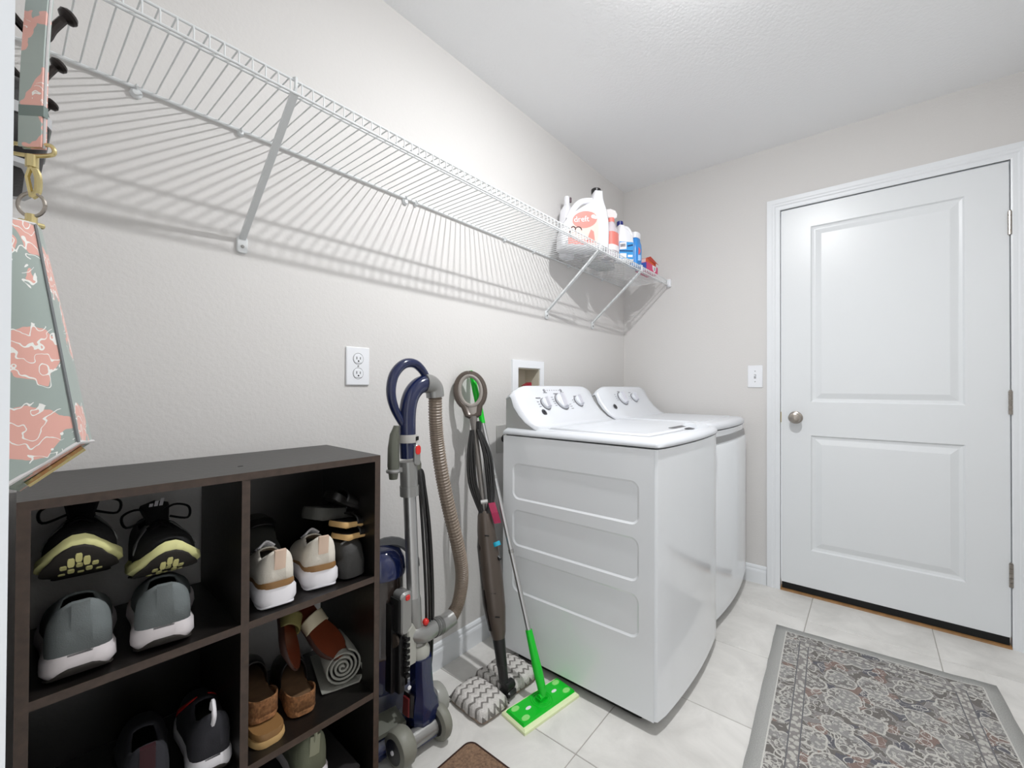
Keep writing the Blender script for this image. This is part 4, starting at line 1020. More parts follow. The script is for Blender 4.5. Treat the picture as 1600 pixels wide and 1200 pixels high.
# cord hook and hanging cord
mb = MB(); mb.loft([[(0.826, wy-0.012, z), (0.836, wy-0.014, z), (0.846+e, wy-0.004, z), (0.836+e, wy+0.006, z)] for z, e in ((0.80, -0.008), (0.83, 0.004), (0.86, 0.006), (0.878, 0.0))]); mb.build('cord_hook', M_greygreen, vac)
cords = [((0.833, -0.014), (0.846, -0.01), (0.862, -0.004), (0.874, 0.010), 0.15), ((0.838, -0.010), (0.856, -0.006), (0.872, 0.0), (0.884, 0.014), 0.13), ((0.843, -0.004), (0.866, 0.0), (0.882, 0.006), (0.892, 0.018), 0.17), ((0.847, 0.002), (0.874, 0.006), (0.890, 0.012), (0.898, 0.024), 0.20), ((0.850, 0.006), (0.878, 0.012), (0.894, 0.018), (0.902, 0.030), 0.16), ((0.842, 0.000), (0.858, 0.008), (0.878, 0.012), (0.89, 0.026), 0.22)]
for ci_, q in enumerate(cords):
    q = tuple((a[0] + 0.0028*(ci_-2), a[1] - 0.004*(ci_ % 3)) if isinstance(a, tuple) else a for a in q)
    mb = MB(); mb.tube(spline([(0.836, wy-0.004, 0.838), (q[0][0]+0.006, wy+q[0][1], 0.826), (q[1][0]+0.010, wy+q[1][1]-0.004, 0.65), (q[2][0]+0.014, wy+q[2][1]-0.004, 0.42), (q[3][0]+0.016, wy+q[3][1], 0.24), (q[3][0]+0.006, wy+q[3][1], q[4])], 6), 0.0045, 6); mb.build('power_cord', M_cord, vac)
# hose
hp = spline([(0.909, wy, 1.075), (0.912, wy, 0.985), (0.922, wy, 0.902), (0.944, wy, 0.794), (0.974, wy, 0.683), (1.010, wy, 0.566), (1.034, wy+0.004, 0.475), (1.034, wy+0.006, 0.405), (1.012, wy+0.004, 0.350), (0.972, wy, 0.322)], 34)
mb = MB(); mb.tube(hp, [0.0235 if (i % 3) == 1 else 0.0208 for i in range(len(hp))], 12); mb.build('hose', M_hose, vac, ang=20)
# lower elbow with cuffs
pts = spline([(0.985, wy, 0.328), (0.945, wy, 0.322), (0.905, wy-0.004, 0.328), (0.862, wy-0.010, 0.330), (0.832, wy-0.006, 0.342), (0.820, wy+0.010, 0.352)], 5)
mb = MB(); mb.tube(pts, [0.027]*5+[0.0285]*4+[0.0265]*(len(pts)-9), 16); lo = mb.build('hose_elbow', M_silver, vac)
mb = MB(); mb.tube([(0.932, wy-0.001, 0.323), (0.918, wy-0.002, 0.325)], 0.0292, 16); mb.tube([(0.913, wy-0.002, 0.326), (0.902, wy-0.003, 0.3275)], 0.030, 16); mb.build('cuff_ring', mat('dark silver', (110,110,108), 0.35, metal=0.5), lo, origin=tuple(vac.location))
mb = MB(); mb.sphere((0.866, wy-0.012, 0.366), 0.0105, 10); mb.build('red_knob', M_red, vac)
# spine: grey front plate, dark grille, navy lower body
def vprism(outline, y0, y1, bev, name, m, par=vac):
    mb = MB(); mb.prism(outline, y0, y1, bev); return mb.build(name, m, par, origin=tuple(vac.location))
vprism(rrect(0.770, 0.812, 0.36, 0.487, 0.014, 4), wy-0.018, wy+0.03, 0.006, 'switch_housing', M_silver)
vprism(rrect(0.785, 0.801, 0.462, 0.478, 0.005, 3), wy-0.021, wy-0.010, 0.002, 'power_button', M_red)
vprism([(0.762, 0.375), (0.778, 0.36), (0.788, 0.40), (0.780, 0.47), (0.764, 0.47)], wy-0.014, wy+0.03, 0.003, 'switch_side', M_dark)
vprism([(0.792, 0.265), (0.825, 0.265), (0.826, 0.36), (0.812, 0.385), (0.792, 0.37)], wy-0.022, wy+0.03, 0.004, 'duct_plate', mat('pale grey plastic', (168, 168, 160), 0.4))
mb = MB()
for k in range(7): mb.box(0.784, 0.798, wy-0.024, wy-0.012, 0.235+k*0.018, 0.245+k*0.018)
mb.build('grille', M_dark, vac, smooth=False)
vprism([(0.770, 0.19), (0.792, 0.19), (0.792, 0.35), (0.778, 0.36), (0.770, 0.34)], wy-0.010, wy+0.03, 0.003, 'grille_panel', M_black)
mb = MB(); mb.tube([(0.850, wy, 0.262), (0.848, wy, 0.285), (0.846, wy, 0.305)], [0.033, 0.035, 0.028], 16); mb.build('duct_ring', mat('pale grey plastic', (168, 168, 160), 0.4), vac)
mb = MB(); mb.tube([(0.846, wy, 0.30), (0.844, wy, 0.33)], 0.020, 14); mb.build('duct_tube', mat('light collar', (176, 174, 170), 0.4), vac)
rings = []
for z, x0_, x1_, d in ((0.045, 0.835, 0.890, 0.030), (0.07, 0.815, 0.905, 0.036), (0.10, 0.812, 0.912, 0.038), (0.135, 0.815, 0.905, 0.036), (0.158, 0.822, 0.890, 0.031), (0.215, 0.820, 0.884, 0.029), (0.268, 0.820, 0.880, 0.029)):
    xc, hw = (x0_+x1_)/2, (x1_-x0_)/2
    rings.append([(xc+hw*sx, wy-0.012+d*sy, z) for sx, sy in ((-1,-0.35),(-0.62,-0.9),(0,-1),(0.62,-0.9),(1,-0.35),(1,0.6),(0.5,1),(-0.5,1),(-1,0.6))])
mb = MB(); mb.loft(rings); lb = mb.build('lower_body', M_navy, vac, ang=28)
vprism([(0.794, 0.115), (0.812, 0.105), (0.816, 0.17), (0.80, 0.18)], wy-0.026, wy+0.01, 0.003, 'pedal', M_black)
vprism([(0.789, 0.120), (0.795, 0.117), (0.796, 0.172), (0.790, 0.172)], wy-0.028, wy+0.0, 0.002, 'pedal_trim', mat('maroon', (96, 22, 26), 0.4))
mb = MB(); mb.lathe([(0.0005, 0.0), (0.006, 0.0), (0.006, 0.003), (0.0005, 0.004)], (0.795, wy-0.024, 0.205), 12, 'y'); mb.build('dot_badge', M_soleoff, vac)
# bin with dome top
mb = MB(); bc = (0.778, 1.185)
mb.lathe([(0.001, 0.17), (0.066, 0.17), (0.070, 0.18), (0.072, 0.28), (0.001, 0.28)], (bc[0], bc[1], 0), 24); mb.build('motor_base', M_navy, vac)
mb = MB(); mb.lathe([(0.001, 0.2805), (0.074, 0.2805), (0.074, 0.292), (0.072, 0.296), (0.072, 0.515), (0.001, 0.515)], (bc[0], bc[1], 0), 24); mb.build('dust_bin', M_smoke, vac)
mb = MB(); mb.lathe([(0.001, 0.5155), (0.078, 0.5155), (0.080, 0.53), (0.074, 0.565), (0.058, 0.592), (0.032, 0.606), (0.001, 0.609)], (bc[0], bc[1], 0), 28); cap = mb.build('cyclone_cap', mat('cobalt gloss', (20, 32, 78), 0.08, coat=0.5), vac)
mb = MB()
pts = [(bc[0]+0.081*math.cos(a)*math.cos(-0.5)+0.02, bc[1]-0.02+0.081*math.cos(a)*math.sin(-0.5), 0.523+0.09*math.sin(a)) for a in [PI*k/12*0.95 for k in range(13)]]
mb.tube(pts, 0.015, 8); mb.build('carry_handle', mat('mid grey plastic', (112, 114, 116), 0.35), vac)
mb = MB(); mb.tube([(0.805, wy+0.05, 0.335), (0.778, wy+0.015, 0.345)], 0.022, 14); mb.tube([(0.768, wy+0.012, 0.345), (0.760, wy+0.01, 0.345)], 0.020, 14); mb.build('bin_port', M_taupe, vac)
mb = MB(); mb.box(0.755, 0.815, wy+0.01, 1.17, 0.19, 0.45); mb.build('spine', M_black, vac, smooth=False)
# cleaner head and wheels
mb = MB(); rings = []
for z, i in ((0.012, 0.008), (0.022, 0), (0.05, 0.002), (0.075, 0.03), (0.085, 0.06)):
    rings.append([(0.690+i*0.6, 1.085+i, z), (0.945-i*0.6, 1.085+i, z), (0.955-i*0.6, 1.11+i, z), (0.955-i*0.6, 1.255-i*0.4, z), (0.94-i*0.6, 1.268-i*0.4, z), (0.70+i*0.6, 1.268-i*0.4, z), (0.682+i*0.6, 1.255-i*0.4, z), (0.682+i*0.6, 1.11+i, z)])
mb.loft(rings); mb.build('cleaner_head', M_navy, vac, ang=50)
mb = MB(); mb.lathe([(0.001, -0.035), (0.044, -0.035), (0.050, -0.02), (0.052, 0.0), (0.046, 0.014), (0.030, 0.020), (0.001, 0.021)], (0.945, 1.105, 0.070), 20, 'x'); mb.build('end_cap', mat('pale warm grey plastic', (150, 150, 144), 0.35), vac)
mb = MB(); mb.loft([[(0.690, 1.09, z0_), (0.80, 1.075, z0_), (0.80, 1.13, z0_+0.02), (0.690, 1.15, z0_+0.02)] for z0_ in (0.082, 0.094)]); mb.build('head_cover', M_greygreen, vac, smooth=False)
for nm, xa, xb, yy in (('wheel', 0.736, 0.786, 1.050), ('wheel', 0.880, 0.914, 1.040)):
    mb = MB(); mb.lathe([(0.001, xa), (0.036, xa), (0.049, xa+0.004), (0.053, xa+0.010), (0.053, xb-0.010), (0.046, xb), (0.001, xb)], (0, yy, 0.0533), 24, 'x'); wh = mb.build(nm, mat('wheel grey', (126, 126, 116), 0.5), vac)
    mb = MB(); mb.lathe([(0.001, xa-0.002), (0.034, xa-0.001), (0.035, xa+0.001), (0.001, xa+0.001)], (0, yy, 0.0533), 20, 'x'); mb.build('wheel_disc', M_black, wh, origin=tuple(vac.location))
    mb = MB(); mb.lathe([(0.0005, xa-0.006), (0.006, xa-0.005), (0.007, xa), (0.0005, xa)], (0, yy, 0.0533), 12, 'x'); mb.build('hub_cap', M_soleoff, wh, origin=tuple(vac.location))
mb = MB(); mb.tube([(0.77, 1.05, 0.05), (0.89, 1.043, 0.05)], 0.026, 12); mb.build('axle_housing', M_silver, vac)
mb = MB(); mb.loft([[(0.80, 1.03, z), (0.875, 1.022, z), (0.885, 1.05, z+0.015), (0.80, 1.06, z+0.015)] for z in (0.030, 0.052)]); mb.build('axle_bridge', M_navy, vac, smooth=False)

# ------------------------------------------------------------------ steam mop
SA, SB = Vector((1.160, 0.998, 0.06)), Vector((1.229, 1.248, 1.113))
SD = (SB-SA).normalized(); SX = Vector((0.77, -0.64, 0)); SX = (SX - SD*SX.dot(SD)).normalized(); SY = SD.cross(SX)
if SY.y > 0: SY = -SY
def sp(s, a=0.0, b=0.0): return tuple(SA + SD*s + SX*a + SY*b)
sm = thing('steam_mop', 'taupe steam mop with looped handle and chevron pads leaning on the wall', 'mop', (1.160, 0.998, 0))
def sloft(tab, name, m, n=14, par=sm, k=0.62):
    mb = MB(); mb.loft([[sp(s, a*math.cos(2*PI*j/n)+off, b*math.sin(2*PI*j/n)) for j in range(n)] for s, a, b, off in tab])
    return mb.build(name, m, par, origin=tuple(sm.location), ang=50)
sloft([(0.135, 0.022, 0.020, 0), (0.16, 0.028, 0.026, 0), (0.24, 0.038, 0.034, 0), (0.34, 0.041, 0.038, 0), (0.44, 0.040, 0.037, 0.0), (0.52, 0.034, 0.032, 0.0), (0.57, 0.027, 0.028, 0.0), (0.585, 0.022, 0.022, 0)], 'body', M_taupe)
sloft([(0.05, 0.019, 0.017, 0), (0.09, 0.020, 0.018, 0), (0.14, 0.023, 0.021, 0)], 'neck', M_black)
sloft([(0.17, 0.020, 0.018, -0.013), (0.26, 0.026, 0.024, -0.018), (0.46, 0.024, 0.024, -0.018), (0.55, 0.014, 0.014, -0.012)], 'tank', mat('dark smoked tank', (40, 34, 31), 0.15, coat=0.4))
mb = MB(); mb.tube([sp(0.47, 0.028, 0.022), sp(0.455, 0.031, 0.0245)], 0.015, 12); mb.build('dial', M_cyan, sm)
mb = MB(); mb.tube([sp(0.415, 0.030, 0.020), sp(0.408, 0.036, 0.028)], [0.009, 0.007], 8); mb.build('trigger', M_black, sm)
for s_, a in ((0.50, -0.004), (0.40, -0.006), (0.30, -0.004), (0.22, 0.0)):
    mb = MB(); mb.tube([sp(s_, a-0.008, 0.033), sp(s_-0.004, a+0.008, 0.034)], 0.0022, 6); mb.build('seam_mark', M_dark, sm)
mb = MB(); mb.tube([sp(s_) for s_ in (0.575, 0.70, 0.86, 0.95)], [0.0115, 0.0115, 0.012, 0.016], 12); mb.build('pole', mat('grey pole', (120, 116, 112), 0.35, metal=0.4), sm)
# handle loop ring
cR = 1.055
lp = []
for k in range(33):
    a = 2*PI*k/32
    lp.append(sp(cR + 0.072*math.cos(a) - (0.03 if abs(a-PI) < 0.5 else 0), 0.056*math.sin(a)))
mb = MB(); mb.tube(lp, 0.0135, 10); mb.build('handle_loop', M_taupe, sm)
lp = [sp(cR + 0.062*math.cos(2*PI*k/32), 0.044*math.sin(2*PI*k/32), 0.007) for k in range(33)]
mb = MB(); mb.tube(lp, 0.0085, 8); mb.build('grip_inlay', M_taupelight, sm)
sloft([(0.925, 0.013, 0.011, 0), (0.96, 0.020, 0.012, 0), (0.99, 0.030, 0.012, 0)], 'handle_throat', M_taupelight)
# cord coils
rnd = random.Random(3)
for k in range(12):
    o_ = -0.046 + 0.0085*k; dep = 0.010 + 0.014*rnd.random()
    if abs(o_) < 0.020: continue
    mb = MB(); mb.tube(spline([sp(0.895, o_*0.35, dep), sp(0.80, o_*0.9+0.004*rnd.random(), dep+0.004), sp(0.70, o_*1.0, dep+0.005), sp(0.62, o_*0.7+0.004, dep), sp(0.575, o_*0.3, dep-0.002)], 5), 0.0052, 6); mb.build('cord_coil', M_cord, sm)
mb = MB(); mb.tube([sp(0.925, 0.018, 0.006), sp(0.885, 0.014, 0.016)], [0.012, 0.010], 8); mb.build('cord_cleat', M_black, sm)
mb = MB(); mb.tube([sp(0.62, -0.012, 0.03), sp(0.62, 0.014, 0.031)], 0.0075, 6); mb.build('cord_tie', mat('pale tag', (186, 186, 184), 0.5), sm)
mb = MB(); mb.loft([[sp(s_, a0, d), sp(s_, a0+0.026, d), sp(s_, a0+0.026, d-0.012), sp(s_, a0, d-0.012)] for s_, a0, d in ((0.612, 0.016, 0.026), (0.575, 0.022, 0.032), (0.535, 0.030, 0.028))]); mb.build('cord_strap', M_magenta, sm, smooth=False)
# swivel joint
mb = MB(); mb.tube([sp(0.055), sp(0.0), (1.166, 0.985, 0.040)], [0.018, 0.017, 0.015], 10); mb.tube([(1.150, 0.985, 0.045), (1.190, 0.985, 0.045)], 0.017, 12); mb.build('swivel', M_black, sm)
def chevron():
    m = bpy.data.materials.new('chevron pad'); m.use_nodes = True
    nt = m.node_tree; b = nt.nodes['Principled BSDF']; b.inputs['Roughness'].default_value = 0.95
    tc = nt.nodes.new('ShaderNodeTexCoord'); sx = nt.nodes.new('ShaderNodeSeparateXYZ'); link(nt, tc.outputs['Object'], sx.inputs[0])
    def mth(op, a, b_=None):
        q = nt.nodes.new('ShaderNodeMath'); q.operation = op
        for i, v in enumerate((a, b_)):
            if v is None: continue
            if isinstance(v, (int, float)): q.inputs[i].default_value = v
            else: link(nt, v, q.inputs[i])
        return q.outputs[0]
    zig = mth('PINGPONG', sx.outputs[0], 0.014)
    s = mth('ADD', sx.outputs[1], mth('MULTIPLY', zig, 0.9))
    f = mth('PINGPONG', s, 0.0165)
    msk = mth('LESS_THAN', f, 0.0045)
    n = nt.nodes.new('ShaderNodeTexNoise'); n.inputs['Scale'].default_value = 160; link(nt, tc.outputs['Object'], n.inputs['Vector'])
    mx = nt.nodes.new('ShaderNodeMix'); mx.data_type = 'RGBA'; link(nt, msk, mx.inputs[0]); mx.inputs[6].default_value = srgb((224, 220, 216)) + (1,); mx.inputs[7].default_value = srgb((140, 136, 132)) + (1,)
    mx2 = nt.nodes.new('ShaderNodeMix'); mx2.data_type = 'RGBA'; mx2.blend_type = 'MULTIPLY'; mx2.inputs[0].default_value = 0.35; link(nt, mx.outputs[2], mx2.inputs[6]); link(nt, n.outputs['Fac'], mx2.inputs[7])
    link(nt, mx2.outputs[2], b.inputs['Base Color'])
    h = mth('ADD', mth('MULTIPLY', f, 60.0), n.outputs['Fac'])
    bp = nt.nodes.new('ShaderNodeBump'); bp.inputs['Strength'].default_value = 1.0; bp.inputs['Distance'].default_value = 0.004; link(nt, h, bp.inputs['Height']); link(nt, bp.outputs[0], b.inputs['Normal'])
    return m
M_chev = chevron()
def pad(cx, cy, w_, d_, ang, name, seed):
    rn = random.Random(seed); n = 14; R = Matrix.Rotation(ang, 3, 'Z')
    mb = MB(); vs = []; fs = []
    for i in range(n+1):
        for j in range(n+1):
            u, v = i/n*2-1, j/n*2-1
            su = math.copysign(abs(u)**1.0, u)
            ed = (1-abs(u)**5)*(1-abs(v)**5)
            p = R @ Vector((u*w_/2*(1-0.06*v*v), v*d_/2*(1-0.06*u*u), 0))
            z = 0.014 + 0.034*ed**0.45 + (rn.random()-0.5)*0.005*ed
            vs.append((cx+p.x + (rn.random()-0.5)*0.004, cy+p.y + (rn.random()-0.5)*0.004, z))
    for i in range(n):
        for j in range(n): fs.append((i*(n+1)+j, (i+1)*(n+1)+j, (i+1)*(n+1)+j+1, i*(n+1)+j+1))
    mb.add(vs, fs); o = mb.build(name, M_chev, sm, ang=80, solid=0.004)
    mb = MB(); c8 = [R @ Vector((sx*w_/2*0.93, sy*d_/2*0.93, 0)) for sx, sy in ((-1,-0.8),(-0.8,-1),(0.8,-1),(1,-0.8),(1,0.8),(0.8,1),(-0.8,1),(-1,0.8))]
    mb.loft([[(cx+p.x*k, cy+p.y*k, z) for p in c8] for z, k in ((0.001, 0.95), (0.006, 1.0), (0.012, 1.0), (0.016, 0.97))]); mb.build('pad_backing', mat('pad backing', (150, 132, 118), 0.95, bump=0.6, bscale=200), o, origin=tuple(sm.location))
    return o
pad(1.083, 1.045, 0.138, 0.185, math.radians(-4), 'mop_pad', 1)
pad(1.262, 1.050, 0.138, 0.175, math.radians(-3), 'mop_pad', 2)
pad(1.173, 1.075, 0.048, 0.13, 0.0, 'mop_pad', 3)
mb = MB(); mb.cbox(1.150, 1.196, 0.965, 1.012, 0.010, 0.034, 0.006); mb.build('head_plate', M_black, sm)

# ------------------------------------------------------------------ sweeper mop (green)
sw = thing('sweeper_mop', 'silver pole sweeper mop with bright green head leaning on the wall', 'mop', (1.219, 0.871, 0))
QA, QB = Vector((1.219, 0.871, 0.045)), Vector((1.278, 1.284, 1.154)); QD = (QB-QA).normalized()
def qp(s): return tuple(QA + QD*s)
ql = (QB-QA).length
mb = MB(); mb.tube([qp(0.02), qp(0.06), qp(0.20)], [0.015, 0.017, 0.0125], 12); mb.build('lower_grip', M_green, sw)
for a, b in ((0.195, 0.47), (0.472, 0.75), (0.752, 0.98)):
    mb = MB(); mb.tube([qp(a), qp(b)], 0.0092, 12); mb.build('pole_section', M_alu, sw)
mb = MB()
for a in (0.47, 0.75): mb.tube([qp(a-0.006), qp(a+0.008)], 0.0105, 12)
mb.build('pole_joint', M_silver, sw)
mb = MB(); mb.tube([qp(0.97), qp(1.04), qp(1.14), qp(ql)], [0.011, 0.014, 0.013, 0.011], 12); mb.build('upper_grip', M_green, sw)
mb = MB(); mb.torus(tuple(QA+QD*(ql+0.008)), 0.008, 0.002, (1,0,0), (0,0,1), 12, 6); mb.build('hang_ring', M_green, sw)
HA = math.atan2(0.799-0.839, 1.333-1.088)
hc = Vector((1.2145, 0.8725, 0)); RH = Matrix.Rotation(HA, 3, 'Z')
def hx(mb): mb.v = [tuple(RH @ Vector(p) + hc) for p in mb.v]; return mb
def slab(w_, d_, z0, z1, in_):
    a = [(-w_/2, -d_/2), (w_/2, -d_/2), (w_/2, d_/2), (-w_/2, d_/2)]
    return [[(x, y, z0) for x, y in a], [(x*(1-in_/w_*2), y*(1-in_/d_*2), z1) for x, y in a]]
mb = MB(); mb.loft(slab(0.262, 0.115, 0.0006, 0.009, 0.0) + slab(0.262, 0.115, 0.0095, 0.0155, 0.006)[1:]); hx(mb).build('cleaning_cloth', M_lime, sw, ang=20)
mb = MB(); mb.loft(slab(0.248, 0.088, 0.0156, 0.024, 0.004)); hd = hx(mb).build('head_plate', M_green, sw, smooth=False)
mb = MB()
for rr in (0.022, 0.030, 0.038): mb.torus((0, 0, 0.0245), rr, 0.0016, (1,0,0), (0,1,0), 28, 6)
hx(mb).build('ripple', M_green, hd, origin=tuple(sw.location))
for sx in (-1, 1):
    for sy in (-1, 1):
        mb = MB(); mb.lathe([(0.0005, 0.0238), (0.011, 0.0238), (0.010, 0.0258), (0.0005, 0.0262)], (0, 0, 0), 14); mb.v = [(p[0]*1.5 + sx*0.098, p[1] + sy*0.026, p[2]) for p in mb.v]; hx(mb).build('gripper', M_limegrip, hd, origin=tuple(sw.location))
    mb = MB(); mb.lathe([(0.0005, 0.0238), (0.006, 0.0238), (0.0055, 0.0252), (0.0005, 0.0254)], (0, 0, 0), 12); mb.v = [(p[0]*2.0 + sx*0.062, p[1], p[2]) for p in mb.v]; hx(mb).build('oval_badge', M_soleoff, hd, origin=tuple(sw.location))
mb = MB(); mb.tube([(-0.014, 0, 0.034), (0.014, 0, 0.034)], 0.011, 12); mb.box(-0.018, 0.018, -0.012, 0.012, 0.0235, 0.034); hx(mb); mb.tube([tuple(QA + Vector((0,0,-0.012))), qp(0.03)], [0.013, 0.015], 12); mb.build('swivel_joint', M_green, sw)

# ------------------------------------------------------------------ rug and mat
def rug_material():
    m = bpy.data.materials.new('grey floral rug'); m.use_nodes = True
    nt = m.node_tree; b = nt.nodes['Principled BSDF']; b.inputs['Roughness'].default_value = 0.95
    tc = nt.nodes.new('ShaderNodeTexCoord'); sx = nt.nodes.new('ShaderNodeSeparateXYZ'); link(nt, tc.outputs['Object'], sx.inputs[0])
    def mth(op, a, b_=None, c_=None):
        q = nt.nodes.new('ShaderNodeMath'); q.operation = op
        for i, v in enumerate((a, b_, c_)):
            if v is None: continue
            if isinstance(v, (int, float)): q.inputs[i].default_value = v
            else: link(nt, v, q.inputs[i])
        return q.outputs[0]
    def mix(f, a, b_):
        q = nt.nodes.new('ShaderNodeMix'); q.data_type = 'RGBA'; link(nt, f, q.inputs[0])
        for i, v in ((6, a), (7, b_)):
            if isinstance(v, tuple): q.inputs[i].default_value = srgb(v) + (1,)
            else: link(nt, v, q.inputs[i])
        return q.outputs[2]
    # distance to the rug's edge: local x in 0..RL (from far end back), local y in 0..RW
    dx = mth('MINIMUM', sx.outputs[0], mth('SUBTRACT', RL, sx.outputs[0])); dyy = mth('MINIMUM', sx.outputs[1], mth('SUBTRACT', RW, sx.outputs[1]))
    d = mth('MINIMUM', dx, dyy)
    n = nt.nodes.new('ShaderNodeTexNoise'); n.inputs['Scale'].default_value = 9; n.inputs['Detail'].default_value = 2; link(nt, tc.outputs['Object'], n.inputs['Vector'])
    wp = nt.nodes.new('ShaderNodeVectorMath'); wp.operation = 'MULTIPLY_ADD'; wp.inputs[1].default_value = (0.07, 0.07, 0); link(nt, n.outputs['Color'], wp.inputs[0]); link(nt, tc.outputs['Object'], wp.inputs[2])
    def vor(scale, vec, feat='F1'):
        v = nt.nodes.new('ShaderNodeTexVoronoi'); v.inputs['Scale'].default_value = scale; v.feature = feat; v.voronoi_dimensions = '2D'; link(nt, vec, v.inputs['Vector']); return v
    v1 = vor(9.0, wp.outputs[0]); v2 = vor(24.0, wp.outputs[0]); v3 = vor(55.0, tc.outputs['Object'])
    nz = nt.nodes.new('ShaderNodeTexNoise'); nz.inputs['Scale'].default_value = 26; nz.inputs['Detail'].default_value = 1.5; nz.inputs['Distortion'].default_value = 1.4; link(nt, tc.outputs['Object'], nz.inputs['Vector'])
    # curling outlines
    l1 = mth('LESS_THAN', mth('ABSOLUTE', mth('SUBTRACT', nz.outputs['Fac'], 0.52)), 0.013)
    l2 = mth('LESS_THAN', mth('ABSOLUTE', mth('SUBTRACT', v1.outputs['Distance'], 0.42)), 0.022)
    l3 = mth('LESS_THAN', mth('ABSOLUTE', mth('SUBTRACT', v2.outputs['Distance'], 0.33)), 0.04)
    base = mix(mth('GREATER_THAN', nz.outputs['Fac'], 0.53), (106, 102, 99), (132, 130, 128))
    sep = nt.nodes.new('ShaderNodeSeparateColor'); link(nt, v2.outputs['Color'], sep.inputs[0])
    base = mix(mth('GREATER_THAN', sep.outputs[0], 0.80), base, (126, 108, 102))
    base = mix(mth('GREATER_THAN', sep.outputs[1], 0.82), base, (92, 92, 98))
    base = mix(mth('LESS_THAN', v1.outputs['Distance'], 0.40), base, mix(mth('LESS_THAN', v3.outputs['Distance'], 0.28), mix(mth('GREATER_THAN', sep.outputs[2], 0.45), (138, 137, 135), (116, 113, 111)), (172, 170, 165)))
    ln = mth('MAXIMUM', mth('MAXIMUM', l1, l2), mth('MULTIPLY', l3, mth('GREATER_THAN', sep.outputs[2], 0.35)))
    field = mix(ln, base, (184, 182, 176))
    # guard stripes
    def band(c_, w_): return mth('LESS_THAN', mth('ABSOLUTE', mth('SUBTRACT', d, c_)), w_)
    field = mix(band(0.112, 0.015), field, mix(mth('GREATER_THAN', v3.outputs['Distance'], 0.42), (178, 176, 170), (132, 129, 127)))
    field = mix(band(0.0965, 0.002), field, (104, 103, 106)); field = mix(band(0.1275, 0.002), field, (104, 103, 106))
    field = mix(band(0.0425, 0.0022), field, (198, 197, 192))
    col = mix(mth('LESS_THAN', d, 0.040), field, (166, 166, 163))
    fn = nt.nodes.new('ShaderNodeTexNoise'); fn.inputs['Scale'].default_value = 320; link(nt, tc.outputs['Object'], fn.inputs['Vector'])
    mm = nt.nodes.new('ShaderNodeMix'); mm.data_type = 'RGBA'; mm.blend_type = 'OVERLAY'; mm.inputs[0].default_value = 0.3; link(nt, col, mm.inputs[6]); link(nt, fn.outputs['Fac'], mm.inputs[7])
    link(nt, mm.outputs[2], b.inputs['Base Color'])
    bp = nt.nodes.new('ShaderNodeBump'); bp.inputs['Strength'].default_value = 0.5; bp.inputs['Distance'].default_value = 0.002; link(nt, fn.outputs['Fac'], bp.inputs['Height']); link(nt, bp.outputs[0], b.inputs['Normal'])
    return m
RW, RL = 0.694, 1.55
ra = math.radians(4.0)
# local x runs from the far edge back towards the camera side, local y across
mb = MB(); nx_, ny_ = 24, 12; vs = []; fs = []
rg = random.Random(5)
for i in range(nx_+1):
    for j in range(ny_+1):
        x, y = RL*i/nx_, RW*j/ny_
        e = 1 if (i in (0, nx_) or j in (0, ny_)) else 0
        z = 0.0062 + 0.0012*math.sin(x*9+y*5)*(1-e)
        if i <= 1 and j >= ny_-1: z += 0.004
        vs.append((x + (rg.random()-0.5)*0.003*e, y + (rg.random()-0.5)*0.003*e, z))
for i in range(nx_):
    for j in range(ny_): fs.append((i*(ny_+1)+j, (i+1)*(ny_+1)+j, (i+1)*(ny_+1)+j+1, i*(ny_+1)+j+1))
mb.add(vs, fs)
rug = mb.build('area_rug', rug_material(), origin=(0,0,0), solid=0.0055)
xa_ = Vector((-0.9985, -0.055, 0)).normalized(); ya_ = Vector((xa_.y*-1*-1, 0, 0))
ya_ = Vector((-xa_.y, xa_.x, 0))   # perpendicular, pointing to -y
rug.matrix_world = Matrix(((xa_.x, ya_.x, 0, 2.327), (xa_.y, ya_.y, 0, 0.335), (0, 0, 1, 0), (0, 0, 0, 1)))
tag(rug, 'grey floral patterned area rug lying on the tiles before the door', 'rug')
dm = thing('door_mat', 'brown pile floor mat with dark bound edge in front of the vacuum', 'mat', (0.70, 0.75, 0))
mb = MB(); o_ = rrect(0.46, 0.955, 0.48, 0.957, 0.028, 6)
mb.loft([[(x, y, z) for x, y in o_] for z in (0.0005, 0.006)]); mb.build('binding', M_matedge, dm, smooth=False)
mb = MB(); o_ = rrect(0.468, 0.947, 0.488, 0.949, 0.024, 6)
mb.loft([[(x, y, z) for x, y in o_] for z in (0.0062, 0.0085)]); mb.build('pile', M_matbrown, dm, smooth=False)

# ------------------------------------------------------------------ laundry supplies on the wire shelf
ZD = ZS + 0.0022
def rr_ring(w_, d_, z, cx=0.0, cy=0.0, p=0.45, n=20):
    return [(cx + w_/2*math.copysign(abs(math.cos(2*PI*k/n))**p, math.cos(2*PI*k/n)), cy + d_/2*math.copysign(abs(math.sin(2*PI*k/n))**p, math.sin(2*PI*k/n)), z) for k in range(n)]
M_hdpe = mat('white bottle plastic', (236, 236, 240), 0.3)
M_pinklabel = mat('coral label', (226, 128, 118), 0.45)
M_pinkpale = mat('pale pink label', (236, 196, 188), 0.45)
M_blacklabel = mat('label dark brown', (50, 36, 36), 0.5)
M_plum = mat('plum cap', (70, 40, 52), 0.35)
